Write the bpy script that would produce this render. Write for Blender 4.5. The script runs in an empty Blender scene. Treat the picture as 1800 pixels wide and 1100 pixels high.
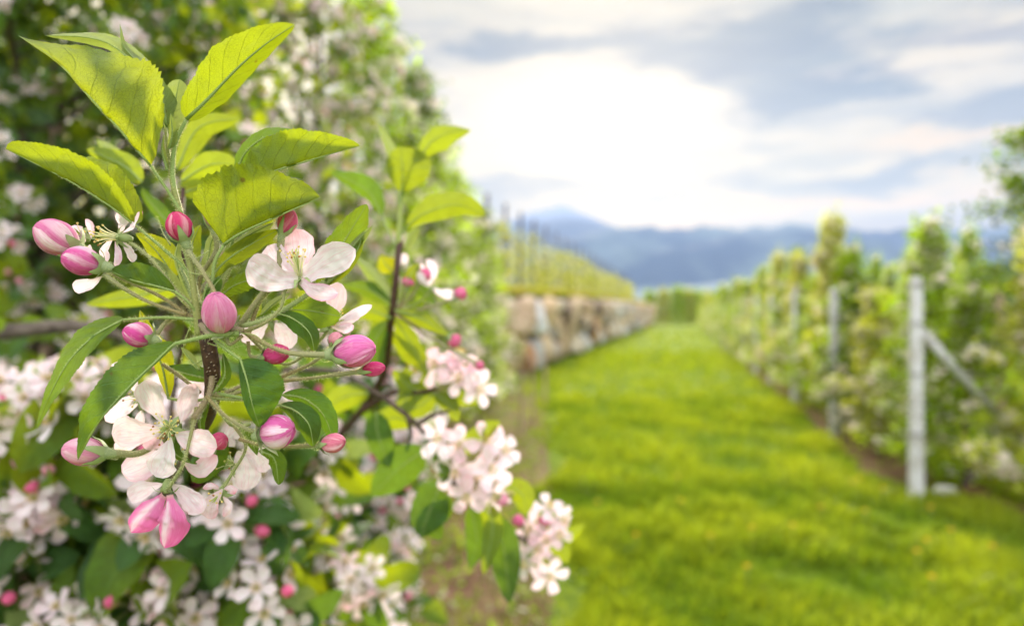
import bpy, math, random
import numpy as np
from mathutils import Vector, Matrix, noise
sc = bpy.context.scene
col = sc.collection
D2R = math.radians
CAMH = 1.5
FPX = 1200.0
# ------------------------------------------------------------------ camera
cam = bpy.data.cameras.new("camera"); camo = bpy.data.objects.new("camera", cam); col.objects.link(camo)
camo.location = (0, 0, CAMH); camo.rotation_euler = (D2R(90), 0, 0)
cam.sensor_width = 36.0; cam.lens = 24.0; cam.clip_start = 0.01; cam.clip_end = 40000
cam.dof.use_dof = True; cam.dof.focus_distance = 0.300; cam.dof.aperture_fstop = 4.8; cam.dof.aperture_blades = 0
sc.camera = camo
sc.render.resolution_x = 1024; sc.render.resolution_y = 625
# ------------------------------------------------------------------ look
sc.view_settings.view_transform = 'Standard'; sc.view_settings.look = 'None'
sc.view_settings.gamma = 1.0; sc.view_settings.exposure = 1.5
sc.cycles.use_denoising = True
try: sc.cycles.denoiser = 'OPENIMAGEDENOISE'
except Exception: pass
sc.cycles.max_bounces = 8; sc.cycles.diffuse_bounces = 4; sc.cycles.transmission_bounces = 5; sc.cycles.glossy_bounces = 2
sc.cycles.transparent_max_bounces = 4; sc.cycles.volume_bounces = 0
sc.cycles.caustics_reflective = False; sc.cycles.caustics_refractive = False
SUN_AZ, SUN_EL = D2R(9), D2R(19)

class NT:
    """tiny node helper"""
    def __init__(s, nt): s.nt = nt
    def n(s, typ, **kw):
        nd = s.nt.nodes.new(typ)
        ins = kw.pop('ins', {})
        for k, v in kw.items(): setattr(nd, k, v)
        for k, v in ins.items(): s.put(nd.inputs[k], v)
        return nd
    def put(s, sock, v):
        if isinstance(v, bpy.types.NodeSocket): s.nt.links.new(v, sock)
        elif v is not None:
            if hasattr(sock.default_value, '__len__') and not hasattr(v, '__len__'): v = (v,) * len(sock.default_value)
            if hasattr(sock.default_value, '__len__') and len(v) == 3 and len(sock.default_value) == 4: v = (*v, 1)
            sock.default_value = v
    def m(s, op, a, b=None, c=None, clamp=False):
        nd = s.nt.nodes.new('ShaderNodeMath'); nd.operation = op; nd.use_clamp = clamp
        for i, v in enumerate((a, b, c)):
            if v is not None: s.put(nd.inputs[i], v)
        return nd.outputs[0]
    def mix(s, f, a, b, typ='MIX'):
        nd = s.nt.nodes.new('ShaderNodeMix'); nd.data_type = 'RGBA'; nd.blend_type = typ; nd.clamp_factor = True
        s.put(nd.inputs[0], f); s.put(nd.inputs[6], a); s.put(nd.inputs[7], b)
        return nd.outputs[2]
    def ramp(s, v, lo, hi, a=0.0, b=1.0, smooth=True):
        nd = s.nt.nodes.new('ShaderNodeMapRange'); nd.interpolation_type = 'SMOOTHSTEP' if smooth else 'LINEAR'
        s.put(nd.inputs[0], v); s.put(nd.inputs[1], lo); s.put(nd.inputs[2], hi); s.put(nd.inputs[3], a); s.put(nd.inputs[4], b)
        return nd.outputs[0]
    def noise(s, vec, scale, detail=3, rough=.55, dim='3D'):
        nd = s.nt.nodes.new('ShaderNodeTexNoise'); nd.noise_dimensions = dim
        if vec is not None: s.put(nd.inputs['Vector'], vec)
        nd.inputs['Scale'].default_value = scale; nd.inputs['Detail'].default_value = detail; nd.inputs['Roughness'].default_value = rough
        return nd
    def comb(s, x, y, z=0.0):
        nd = s.nt.nodes.new('ShaderNodeCombineXYZ')
        for i, v in enumerate((x, y, z)): s.put(nd.inputs[i], v)
        return nd.outputs[0]
    def sep(s, v):
        nd = s.nt.nodes.new('ShaderNodeSeparateXYZ'); s.put(nd.inputs[0], v); return nd.outputs

# ------------------------------------------------------------------ sky: Nishita under a broken layer of cloud
world = bpy.data.worlds.new("World"); sc.world = world; world.use_nodes = True
def build_sky():
    nt = world.node_tree; nt.nodes.clear(); g = NT(nt)
    sky = g.n('ShaderNodeTexSky', sky_type='NISHITA', sun_disc=False, sun_elevation=SUN_EL, sun_rotation=SUN_AZ)
    sky.air_density = 1.0; sky.dust_density = 1.5
    tc = g.n('ShaderNodeTexCoord'); d = g.sep(tc.outputs['Generated'])
    az = g.m('MULTIPLY', g.m('ARCTAN2', d[0], d[1]), 180 / math.pi)
    el = g.m('MULTIPLY', g.m('ARCSINE', d[2]), 180 / math.pi)
    base = g.comb(g.m('MULTIPLY', az, .05), g.m('MULTIPLY', el, .17))
    n1 = g.noise(base, 2.1, 6, .6); n2 = g.noise(g.comb(g.m('MULTIPLY', az, .035), g.m('MULTIPLY', el, .22), 7.3), 3.3, 5, .6)
    c1 = g.sep(n1.outputs['Color'])
    azw = g.m('ADD', az, g.m('MULTIPLY', g.m('SUBTRACT', c1[0], .5), 26)); elw = g.m('ADD', el, g.m('MULTIPLY', g.m('SUBTRACT', c1[1], .5), 7.0))
    def blob(a, e, ra, re, warp=True):
        x = g.m('DIVIDE', g.m('SUBTRACT', azw if warp else az, a), ra); y = g.m('DIVIDE', g.m('SUBTRACT', elw if warp else el, e), re)
        r2 = g.m('ADD', g.m('MULTIPLY', x, x), g.m('MULTIPLY', y, y))
        return g.m('EXPONENT', g.m('MULTIPLY', r2, -1.0))
    def addup(*v):
        o = v[0]
        for k in v[1:]: o = g.m('ADD', o, k)
        return o
    lit = (6.2, 5.6, 5.0)          # sun-lit cloud
    wisp = n2.outputs['Fac']
    c = g.mix(g.ramp(wisp, .40, .64), (4.1, 3.85, 3.7), (2.7, 2.75, 2.95))
    c = g.mix(blob(30, 23.5, 9, 2.6), c, (3.3, 3.6, 4.0))
    c = g.mix(blob(2, 25.2, 12, 1.9), c, (5.0, 5.0, 5.0))
    c = g.mix(g.ramp(blob(4, 15.0, 13.5, 4.9), .12, .80), c, lit)
    c = g.mix(g.m('MULTIPLY', blob(-3, 12.8, 7, 2.8), .6), c, (4.6, 4.2, 3.6))
    c = g.mix(g.m('MULTIPLY', blob(32, 17.8, 8, 2.4), .85), c, g.mix(g.ramp(wisp, .44, .6), (5.4, 4.8, 4.2), (2.4, 2.2, 2.25)))
    # grey-blue undersides
    dark = addup(blob(20, 20.2, 11.5, 3.0), g.m('MULTIPLY', blob(0, 21.3, 11, 1.35), .80), g.m('MULTIPLY', blob(24, 16.4, 7, 1.5), .75))
    c = g.mix(g.m('MULTIPLY', g.ramp(dark, .22, .80), .92), c, g.mix(g.ramp(wisp, .35, .65), (.86, 1.20, 1.5), (.52, .80, 1.12)))
    band = addup(g.m('MULTIPLY', blob(28, 10.3, 13, 1.2), 1.0), g.m('MULTIPLY', blob(38, 14.0, 7, 1.1), 1.2), g.m('MULTIPLY', blob(-1, 9.9, 9, 1.2), .80))
    c = g.mix(g.m('MULTIPLY', g.ramp(band, .15, .95), .92), c, (1.30, 1.45, 1.85))
    c = g.mix(g.m('MULTIPLY', blob(36, 12.2, 7, .7), .85), c, (5.2, 3.9, 2.5))
    c = g.mix(g.ramp(az, -11, -20, 0, .92), c, (12.5, 11.4, 9.8))
    c = g.mix(g.ramp(el, 6.4, 7.6, .9, .0), c, (2.8, 2.4, 2.0))
    c = g.mix(g.m('MULTIPLY', blob(26, 8.2, 20, .75), .95), c, (5.6, 4.2, 2.7))
    c = g.mix(g.m('MULTIPLY', blob(-2, 8.4, 9, .9), .85), c, (4.0, 3.6, 3.1))
    # what the valley air takes from low light
    k = g.m('ADD', .80, g.m('MULTIPLY', g.m('EXPONENT', g.m('MULTIPLY', g.m('SUBTRACT', el, 6), -.085)), .95))
    c = g.mix(1.0, c, g.comb(g.m('MULTIPLY', k, .62), g.m('MULTIPLY', k, .53), g.m('MULTIPLY', k, .47)), 'MULTIPLY')
    c = g.mix(1.0, c, g.mix(g.ramp(el, 7, 17), (1.42, 1.30, .42), (1.08, 1.10, .74)), 'MULTIPLY')
    # the rest of the vault: a bright even overcast, brightest overhead
    up = g.ramp(el, 26, 50); back = g.ramp(d[1], .15, -.35)
    rest = g.m('MAXIMUM', up, back)
    c = g.mix(rest, c, g.mix(n1.outputs['Fac'], (8.2, 8.0, 8.0), (12.4, 12.0, 12.0)))
    c = g.mix(g.ramp(el, -1, -6), c, (1.6, 1.9, 1.0))
    c = g.mix(.06, c, sky.outputs[0])
    bg = g.n('ShaderNodeBackground', ins={'Color': c, 'Strength': .1})
    out = g.n('ShaderNodeOutputWorld'); nt.links.new(bg.outputs[0], out.inputs[0])
build_sky()
sun = bpy.data.lights.new("sun", 'SUN'); sun.energy = 4.0; sun.angle = D2R(12.0); sun.color = (1, .88, .70)
suno = bpy.data.objects.new("sun", sun); col.objects.link(suno)
sd = Vector((math.sin(SUN_AZ) * math.cos(SUN_EL), math.cos(SUN_AZ) * math.cos(SUN_EL), math.sin(SUN_EL)))
suno.rotation_euler = (-sd).to_track_quat('-Z', 'Y').to_euler()

# ------------------------------------------------------------------ materials
def new_mat(name):
    m = bpy.data.materials.new(name); m.use_nodes = True; m.node_tree.nodes.clear(); return m, NT(m.node_tree)
def finish(g, sh, vol=None):
    o = g.n('ShaderNodeOutputMaterial'); g.nt.links.new(sh, o.inputs[0])
def pbsdf(g, color, rough=.5, spec=.5, normal=None, **kw):
    b = g.n('ShaderNodeBsdfPrincipled', ins={'Base Color': color, 'Roughness': rough, 'Specular IOR Level': spec})
    if normal is not None: g.put(b.inputs['Normal'], normal)
    for k, v in kw.items(): g.put(b.inputs[k.replace('_', ' ')], v)
    return b.outputs[0]
def thin(g, color, tcolor, tw, rough=.5, spec=.4, normal=None):
    a = pbsdf(g, color, rough, spec, normal)
    t = g.n('ShaderNodeBsdfTranslucent', ins={'Color': tcolor})
    if normal is not None: g.put(t.inputs['Normal'], normal)
    mx = g.n('ShaderNodeMixShader', ins={0: tw}); g.nt.links.new(a, mx.inputs[1]); g.nt.links.new(t.outputs[0], mx.inputs[2])
    return mx.outputs[0]
def bump(g, h, strength, dist):
    b = g.n('ShaderNodeBump', ins={'Strength': strength, 'Distance': dist, 'Height': h}); return b.outputs[0]

def mat_leaf(name, top, under, glow, tw=.48):
    """hero leaf: uv u along midrib, v across; veins, fine net, paler underside"""
    m, g = new_mat(name)
    uv = g.n('ShaderNodeUVMap'); u, v, _ = g.sep(uv.outputs[0])
    t = g.m('ABSOLUTE', g.m('SUBTRACT', g.m('MULTIPLY', v, 2), 1))
    wob = g.m('MULTIPLY', g.m('SUBTRACT', g.noise(uv.outputs[0], 5, 2).outputs['Fac'], .5), .035)
    k = g.m('MULTIPLY', g.m('ADD', g.m('SUBTRACT', u, g.m('MULTIPLY', g.m('POWER', t, 1.15), .27)), wob), 7.0)
    f = g.m('ABSOLUTE', g.m('SUBTRACT', g.m('FRACT', k), .5))            # 0 at the vein
    vein = g.ramp(f, .01, .06, 1, 0)
    vein = g.m('MULTIPLY', vein, g.ramp(t, .7, 1.0, 1, .15))
    mid = g.ramp(t, .012, .045, 1, 0)
    allv = g.m('MAXIMUM', vein, mid)
    vor = g.n('ShaderNodeTexVoronoi', feature='DISTANCE_TO_EDGE', ins={'Vector': g.comb(g.m('MULTIPLY', u, 2.0), v), 'Scale': 26.0})
    net = g.ramp(vor.outputs[0], 0, .09, 1, 0)
    vor2 = g.n('ShaderNodeTexVoronoi', feature='DISTANCE_TO_EDGE', ins={'Vector': g.comb(g.m('MULTIPLY', u, 2.0), v), 'Scale': 46.0})
    net2 = g.ramp(vor2.outputs[0], 0, .12, 1, 0)
    att = g.n('ShaderNodeAttribute', attribute_name='tint')
    big = g.noise(g.n('ShaderNodeTexCoord').outputs['Object'], 90, 4).outputs['Fac']
    # mottled pale patches of the upper face
    topc = g.mix(g.ramp(big, .42, .68), top, tuple(min(1, c * 1.45) for c in top))
    topc = g.mix(g.m('MULTIPLY', allv, .7), topc, tuple(min(1, c * 2.3 + .05) for c in top))
    topc = g.mix(g.m('MULTIPLY', net2, .22), topc, tuple(c * .55 for c in top))
    undc = g.mix(g.m('MULTIPLY', allv, .25), under, tuple(min(1, c * 1.35 + .03) for c in under))
    undc = g.mix(g.m('MULTIPLY', net, .35), undc, tuple(c * .7 for c in under))
    geo = g.n('ShaderNodeNewGeometry')
    c = g.mix(geo.outputs['Backfacing'], topc, undc)
    c = g.mix(1.0, c, att.outputs['Color'], 'MULTIPLY')
    sp = g.n('ShaderNodeTexVoronoi', ins={'Vector': g.n('ShaderNodeTexCoord').outputs['Object'], 'Scale': 85.0}); spot = g.m('MULTIPLY', g.ramp(sp.outputs['Distance'], .05, .12, 1, 0), g.ramp(big, .52, .60))
    c = g.mix(g.m('MULTIPLY', spot, .8), c, (.16, .09, .03))
    gl = g.mix(g.m('ADD', g.m('MULTIPLY', allv, .30), g.m('ADD', g.m('MULTIPLY', net, .30), g.m('MULTIPLY', net2, .22)), clamp=True), glow, tuple(q * .30 for q in glow))
    gl = g.mix(g.ramp(big, .35, .7, 0, .35), gl, tuple(min(1, q * 1.25) for q in glow))
    gl = g.mix(1.0, gl, att.outputs['Color'], 'MULTIPLY')
    gl = g.mix(g.m('MULTIPLY', spot, .7), gl, (.20, .12, .02))
    h = g.m('ADD', g.m('MULTIPLY', allv, -1.0), g.m('ADD', g.m('MULTIPLY', net, -.30), g.m('MULTIPLY', net2, -.18)))
    h = g.m('MULTIPLY', h, g.m('SUBTRACT', 1, g.m('MULTIPLY', geo.outputs['Backfacing'], 1.6)))
    nn = bump(g, h, .8, .0008)
    finish(g, thin(g, c, gl, tw, .42, .45, nn)); return m
def mat_petal(name, deep=None, tw=.42, rough=.55, spec=.25):
    m, g = new_mat(name)
    att = g.n('ShaderNodeAttribute', attribute_name='tint')
    uv = g.n('ShaderNodeUVMap'); u, v, _ = g.sep(uv.outputs[0])
    fan = g.noise(g.comb(g.m('MULTIPLY', u, 1.6), g.m('MULTIPLY', v, 15)), 1.6, 4, .6).outputs['Fac']
    blot = g.noise(g.comb(g.m('MULTIPLY', u, 3), g.m('MULTIPLY', v, 3)), 1.3, 3).outputs['Fac']
    c = att.outputs['Color']
    c = g.mix(g.ramp(fan, .44, .62, 0, .50), c, g.mix(1.0, c, deep or (.93, .58, .72), 'MULTIPLY'))
    c = g.mix(g.ramp(blot, .5, .8, 0, .30), c, (.93, .82, .78))
    e = g.m('MAXIMUM', g.ramp(u, .88, 1.0), g.ramp(g.m('ABSOLUTE', g.m('SUBTRACT', v, .5)), .44, .5)); en = g.noise(g.comb(g.m('MULTIPLY', u, 5), g.m('MULTIPLY', v, 5)), 2.2, 3).outputs['Fac']
    c = g.mix(g.m('MULTIPLY', e, g.ramp(en, .52, .68, 0, .55)), c, (.62, .42, .28))
    nn = bump(g, fan, .5 if deep else .35, .0010)
    finish(g, thin(g, c, g.mix(1.0, c, (.97, .88, .97), 'MULTIPLY'), tw, rough, spec, nn)); return m
def mat_tint(name, rough=.6, spec=.3, tw=0.0, nscale=0, nbump=0.0, mul=(1, 1, 1), tmul=(1.25, 1.15, .55)):
    m, g = new_mat(name)
    c = g.mix(1.0, g.n('ShaderNodeAttribute', attribute_name='tint').outputs['Color'], mul, 'MULTIPLY')
    nn = None
    if nscale:
        n = g.noise(g.n('ShaderNodeTexCoord').outputs['Object'], nscale, 4).outputs['Fac']
        c = g.mix(g.ramp(n, .35, .65, .0, .55), c, g.mix(1.0, c, (.55, .55, .5), 'MULTIPLY'))
        nn = bump(g, n, .6, nbump)
    if tw: sh = thin(g, c, g.mix(1.0, c, tmul, 'MULTIPLY'), tw, rough, spec, nn)
    else: sh = pbsdf(g, c, rough, spec, nn)
    finish(g, sh); return m
def mat_solid(name, c1, c2, scale, rough=.85, bd=.01, spec=.25, c3=None, detail=6):
    m, g = new_mat(name); tc = g.n('ShaderNodeTexCoord').outputs['Object']
    n = g.noise(tc, scale, detail, .6).outputs['Fac']; n2 = g.noise(tc, scale * .23, 3).outputs['Fac']
    c = g.mix(g.ramp(n, .35, .65), c1, c2)
    if c3: c = g.mix(g.ramp(n2, .45, .65), c, c3)
    finish(g, pbsdf(g, c, rough, spec, bump(g, n, .8, bd))); return m

LEAF = {
    'young': mat_leaf('leaf_young', (.085, .175, .012), (.165, .25, .04), (.45, .53, .006), .54),
    'mature': mat_leaf('leaf_mature', (.036, .105, .018), (.12, .20, .045), (.24, .38, .010), .40),
    'fold': mat_leaf('leaf_pale', (.20, .28, .08), (.30, .36, .16), (.42, .52, .08), .45),
}
PETAL = mat_petal('petal', tw=.45)
BUDP = mat_petal('bud_petal', (.80, .36, .52), .30, .75, .12)
STEM = mat_tint('stem', .6, .3, .0, 0)
HAIR = mat_tint('hair', .6, .3, .5)
STAMEN = mat_tint('stamen', .5, .3, .3)
BARK = mat_solid('bark', (.045, .030, .022), (.14, .105, .08), 160, .9, .002, c3=(.10, .09, .075))
TWIG = mat_solid('twig_bark', (.030, .011, .008), (.085, .038, .024), 500, .6, .0006, .4)
BARKG = mat_solid('trunk_bark', (.07, .055, .045), (.17, .14, .115), 45, .95, .01)
CROWN = mat_tint('crown_leaf', .5, .35, .58, tmul=(1.7, 1.6, .5))
BLOS = mat_tint('crown_blossom', .6, .2, .4, tmul=(1, .97, .93))
# ------------------------------------------------------------------ mesh helpers
def set_props(o, label=None, cat=None, group=None, kind=None):
    if label: o['label'] = label
    if cat: o['category'] = cat
    if group: o['group'] = group
    if kind: o['kind'] = kind
    return o
def link(name, me, parent=None, **kw):
    o = bpy.data.objects.new(name, me); col.objects.link(o)
    if parent is not None: o.parent = parent
    return set_props(o, **kw)
def empty(name, loc=(0, 0, 0), **kw):
    o = bpy.data.objects.new(name, None); o.empty_display_size = .05; o.location = loc; col.objects.link(o); return set_props(o, **kw)
def mesh_arrays(name, V, Q, T=None, mat=None, tint=None, uv=None, mats=None, midx=None, smooth=True):
    """V n*3, Q quads m*4, T tris k*3; tint n*3 per vertex; uv n*2 per vertex"""
    V = np.asarray(V, np.float32); Q = np.asarray(Q, np.int32).reshape(-1, 4) if Q is not None and len(Q) else np.zeros((0, 4), np.int32)
    T = np.asarray(T, np.int32).reshape(-1, 3) if T is not None and len(T) else np.zeros((0, 3), np.int32)
    me = bpy.data.meshes.new(name); me.vertices.add(len(V)); me.vertices.foreach_set('co', V.ravel())
    loops = np.concatenate([Q.ravel(), T.ravel()]); me.loops.add(len(loops)); me.loops.foreach_set('vertex_index', loops)
    n = len(Q) + len(T); me.polygons.add(n)
    st = np.concatenate([np.arange(len(Q)) * 4, len(Q) * 4 + np.arange(len(T)) * 3]).astype(np.int32)
    me.polygons.foreach_set('loop_start', st)
    if smooth: me.polygons.foreach_set('use_smooth', np.ones(n, bool))
    for m in (mats or ([mat] if mat else [])): me.materials.append(m)
    if midx is not None: me.polygons.foreach_set('material_index', np.asarray(midx, np.int32))
    if tint is not None:
        a = me.attributes.new('tint', 'FLOAT_COLOR', 'POINT'); c = np.ones((len(V), 4), np.float32); c[:, :3] = tint; a.data.foreach_set('color', c.ravel())
    if uv is not None:
        l = me.uv_layers.new(name='UVMap'); l.data.foreach_set('uv', np.asarray(uv, np.float32)[loops].ravel())
    me.update(calc_edges=True); me.validate(verbose=False); return me
class MB:
    def __init__(s): s.V = []; s.Q = []; s.T = []; s.C = []; s.U = []; s.MQ = []; s.MT = []; s.n = 0
    def add(s, V, Q=(), T=(), tint=(1, 1, 1), uv=None, mi=0):
        V = np.asarray(V, float).reshape(-1, 3); k = len(V)
        s.V.append(V)
        if len(Q): s.Q.append(np.asarray(Q) + s.n); s.MQ += [mi] * len(Q)
        if len(T): s.T.append(np.asarray(T) + s.n); s.MT += [mi] * len(T)
        c = np.asarray(tint, float); s.C.append(np.broadcast_to(c, (k, 3)) if c.ndim == 1 else c)
        s.U.append(np.zeros((k, 2)) if uv is None else uv); s.n += k
    def arrays(s):
        return (np.concatenate(s.V), np.concatenate(s.Q) if s.Q else np.zeros((0, 4), int), np.concatenate(s.T) if s.T else np.zeros((0, 3), int), np.concatenate(s.C), np.concatenate(s.U))
    def mesh(s, name, *mats, smooth=True):
        V, Q, T, C, U = s.arrays(); return mesh_arrays(name, V, Q, T, mats=list(mats), tint=C, uv=U, midx=s.MQ + s.MT, smooth=smooth)
    def build(s, name, mats, parent=None, smooth=True, **kw):
        if not isinstance(mats, (list, tuple)): mats = [mats]
        return link(name, s.mesh(name, *mats, smooth=smooth), parent, **kw)
def at(px, py, d): return np.array([(px - 900) / FPX * d, d, CAMH - (py - 550) / FPX * d])
def catmull(P, n):
    P = np.asarray(P, float)
    if len(P) == 2: return P[0] + (P[1] - P[0]) * np.linspace(0, 1, n)[:, None]
    E = np.vstack([2 * P[0] - P[1], P, 2 * P[-1] - P[-2]])
    seg = np.linalg.norm(np.diff(P, axis=0), axis=1); L = np.concatenate([[0], np.cumsum(seg)]); L /= L[-1]
    out = []
    for s in np.linspace(0, 1, n):
        i = min(int(np.searchsorted(L, s, 'right')) - 1, len(P) - 2); t = (s - L[i]) / max(1e-9, L[i + 1] - L[i])
        a, b, c, d = E[i], E[i + 1], E[i + 2], E[i + 3]
        out.append(.5 * (2 * b + (c - a) * t + (2 * a - 5 * b + 4 * c - d) * t * t + (3 * b - a - 3 * c + d) * t ** 3))
    return np.array(out)
def unit(v): v = np.asarray(v, float); return v / (np.linalg.norm(v, axis=-1, keepdims=True) + 1e-12)
def tube(mb, P, r, sides=8, tint=(1, 1, 1), n=None, cap=True, mi=0, tint2=None):
    P = np.asarray(P, float)
    if n: P = catmull(P, n)
    n = len(P); r = np.interp(np.linspace(0, 1, n), np.linspace(0, 1, len(r)), r) if hasattr(r, '__len__') else np.full(n, r)
    T = unit(np.gradient(P, axis=0)); up = np.array([0, 0, 1.]) if abs(T[0][2]) < .9 else np.array([1., 0, 0])
    A = unit(np.cross(T[0], up)); V = []; a = A
    for i in range(n):
        a = unit(a - T[i] * np.dot(a, T[i])); b = np.cross(T[i], a)
        for k in range(sides):
            th = 2 * math.pi * k / sides; V.append(P[i] + (a * math.cos(th) + b * math.sin(th)) * r[i])
    Q = [(i * sides + k, i * sides + (k + 1) % sides, (i + 1) * sides + (k + 1) % sides, (i + 1) * sides + k) for i in range(n - 1) for k in range(sides)]
    Tt = []
    if cap:
        V.append(P[0]); V.append(P[-1]); c0, c1 = n * sides, n * sides + 1
        Tt = [(c0, (k + 1) % sides, k) for k in range(sides)] + [(c1, (n - 1) * sides + k, (n - 1) * sides + (k + 1) % sides) for k in range(sides)]
    C = np.broadcast_to(np.asarray(tint, float), (len(V), 3)).copy()
    if tint2 is not None:
        w = np.repeat(np.linspace(0, 1, n), sides); w = np.concatenate([w, [0, 1]]) if cap else w
        C = C * (1 - w[:, None]) + np.asarray(tint2, float) * w[:, None]
    mb.add(V, Q, Tt, C, mi=mi); return P, r
def hairs(mb, P, r, per_m, rng, length=.0013, tint=(.75, .8, .6), mi=1, w=.00005):
    P = np.asarray(P); seg = np.linalg.norm(np.diff(P, axis=0), axis=1); tot = seg.sum(); n = int(tot * per_m)
    if n < 1: return
    u = rng.random(n) * (len(P) - 1); i = np.minimum(u.astype(int), len(P) - 2); f = (u - i)[:, None]
    C = P[i] * (1 - f) + P[i + 1] * f; T = unit(P[i + 1] - P[i]); R = unit(np.cross(T, rng.normal(size=(n, 3))))
    rr = np.interp(u, np.arange(len(P)), r)[:, None]
    B = C + R * rr * .95; D = unit(R + T * rng.uniform(-.3, .7, (n, 1)) + rng.normal(size=(n, 3)) * .25) * (length * rng.uniform(.5, 1.3, (n, 1)))
    S = unit(np.cross(D, rng.normal(size=(n, 3)))) * w
    V = np.stack([B - S, B + S, B + D], 1).reshape(-1, 3); mb.add(V, T=np.arange(3 * n).reshape(-1, 3), tint=tint, mi=mi)

def prof_leaf(s, a=.62, b=.80, tip=0.0):
    s = np.clip(s, 0, 1); k = a / (a + b); w = (s ** a) * ((1 - s) ** b) / ((k ** a) * ((1 - k) ** b)); return w
def prof_petal(s):
    s = np.clip(s, 0, 1); return (.10 + .90 * np.clip(s * 1.25, 0, 1) ** .75) * np.sqrt(np.clip(1 - s ** 3.4, 0, 1)) * np.where(s < .12, .6 + .4 * s / .12, 1)
def ribbon(mb, C, SL, SR, DL, DR, prof, nt=5, power=1.0, teeth=0, ripple=0.0, tint=(1, 1, 1), rng=None, flip=False, edge_wave=0.0, mi=0, tintf=None, notch=0.0, rag=0.0, pucker=0.0):
    """leaf or petal surface: C midline n*3, SL/SR side vectors and DL/DR bend vectors (n*3) scaled by prof"""
    n = len(C); s = np.linspace(0, 1, n); w = prof(s); ts = np.linspace(-1, 1, 2 * nt + 1)
    N = unit(np.cross(np.gradient(C, axis=0), SR - SL)); ph = rng.uniform(0, 6.28, 4) if rng is not None else np.zeros(4)
    V = np.zeros((n, 2 * nt + 1, 3)); UV = np.zeros((n, 2 * nt + 1, 2)); TV = np.zeros((n, 2 * nt + 1))
    for j, t in enumerate(ts):
        a = abs(t); S = SL if t < 0 else SR; D = DL if t < 0 else DR; ww = w * a
        if teeth and a > .99:
            fr = (s * teeth) % 1.0; ww = ww * (1 + .055 * (fr - .45) * (s > .03)) + .012 * (fr) * (s > .05) * (s < .97)
        p = C + S * ww[:, None] + D * ((w * a ** power))[:, None]
        if rag and a > .6: ww = ww * (1 + rag * (a - .6) * 2.5 * (np.sin(s * 23 + ph[2] + t) + .7 * np.sin(s * 41 + ph[3]) + .5 * np.sin(s * 67 + ph[0] + t * 3))); p = C + S * ww[:, None] + D * ((w * a ** power))[:, None]
        L = np.linalg.norm(S, axis=1) + np.linalg.norm(D, axis=1) * .5
        if ripple: p = p + N * (ripple * L * w * a * np.sin(2 * math.pi * 7 * (s - .27 * a ** 1.15) + 1.5))[:, None]
        if edge_wave: p = p + N * (edge_wave * L * w * a ** 2 * (np.sin(s * 7 + ph[0] + (2 if t < 0 else 0)) + .6 * np.sin(s * 15 + ph[1] + (1 if t < 0 else 0))))[:, None]
        if pucker: p = p + N * (pucker * L * w * np.array([noise.noise(Vector((x * 9 + ph[0], t * 3.2, ph[1]))) for x in s]))[:, None]
        if notch: p = p - np.gradient(C, axis=0) * (n * notch * (s ** 6) * (1 - a) ** 2)[:, None]
        V[:, j] = p; UV[:, j, 0] = s; UV[:, j, 1] = .5 + .5 * t; TV[:, j] = t
    m = 2 * nt + 1; idx = np.arange(n * m).reshape(n, m)
    Q = np.stack([idx[:-1, :-1], idx[:-1, 1:], idx[1:, 1:], idx[1:, :-1]], -1).reshape(-1, 4)
    if flip: Q = Q[:, ::-1]
    if tintf is not None: tint = tintf(np.repeat(s, m), TV.ravel())
    mb.add(V.reshape(-1, 3), Q, tint=tint, uv=UV.reshape(-1, 2), mi=mi)
    return V

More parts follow.
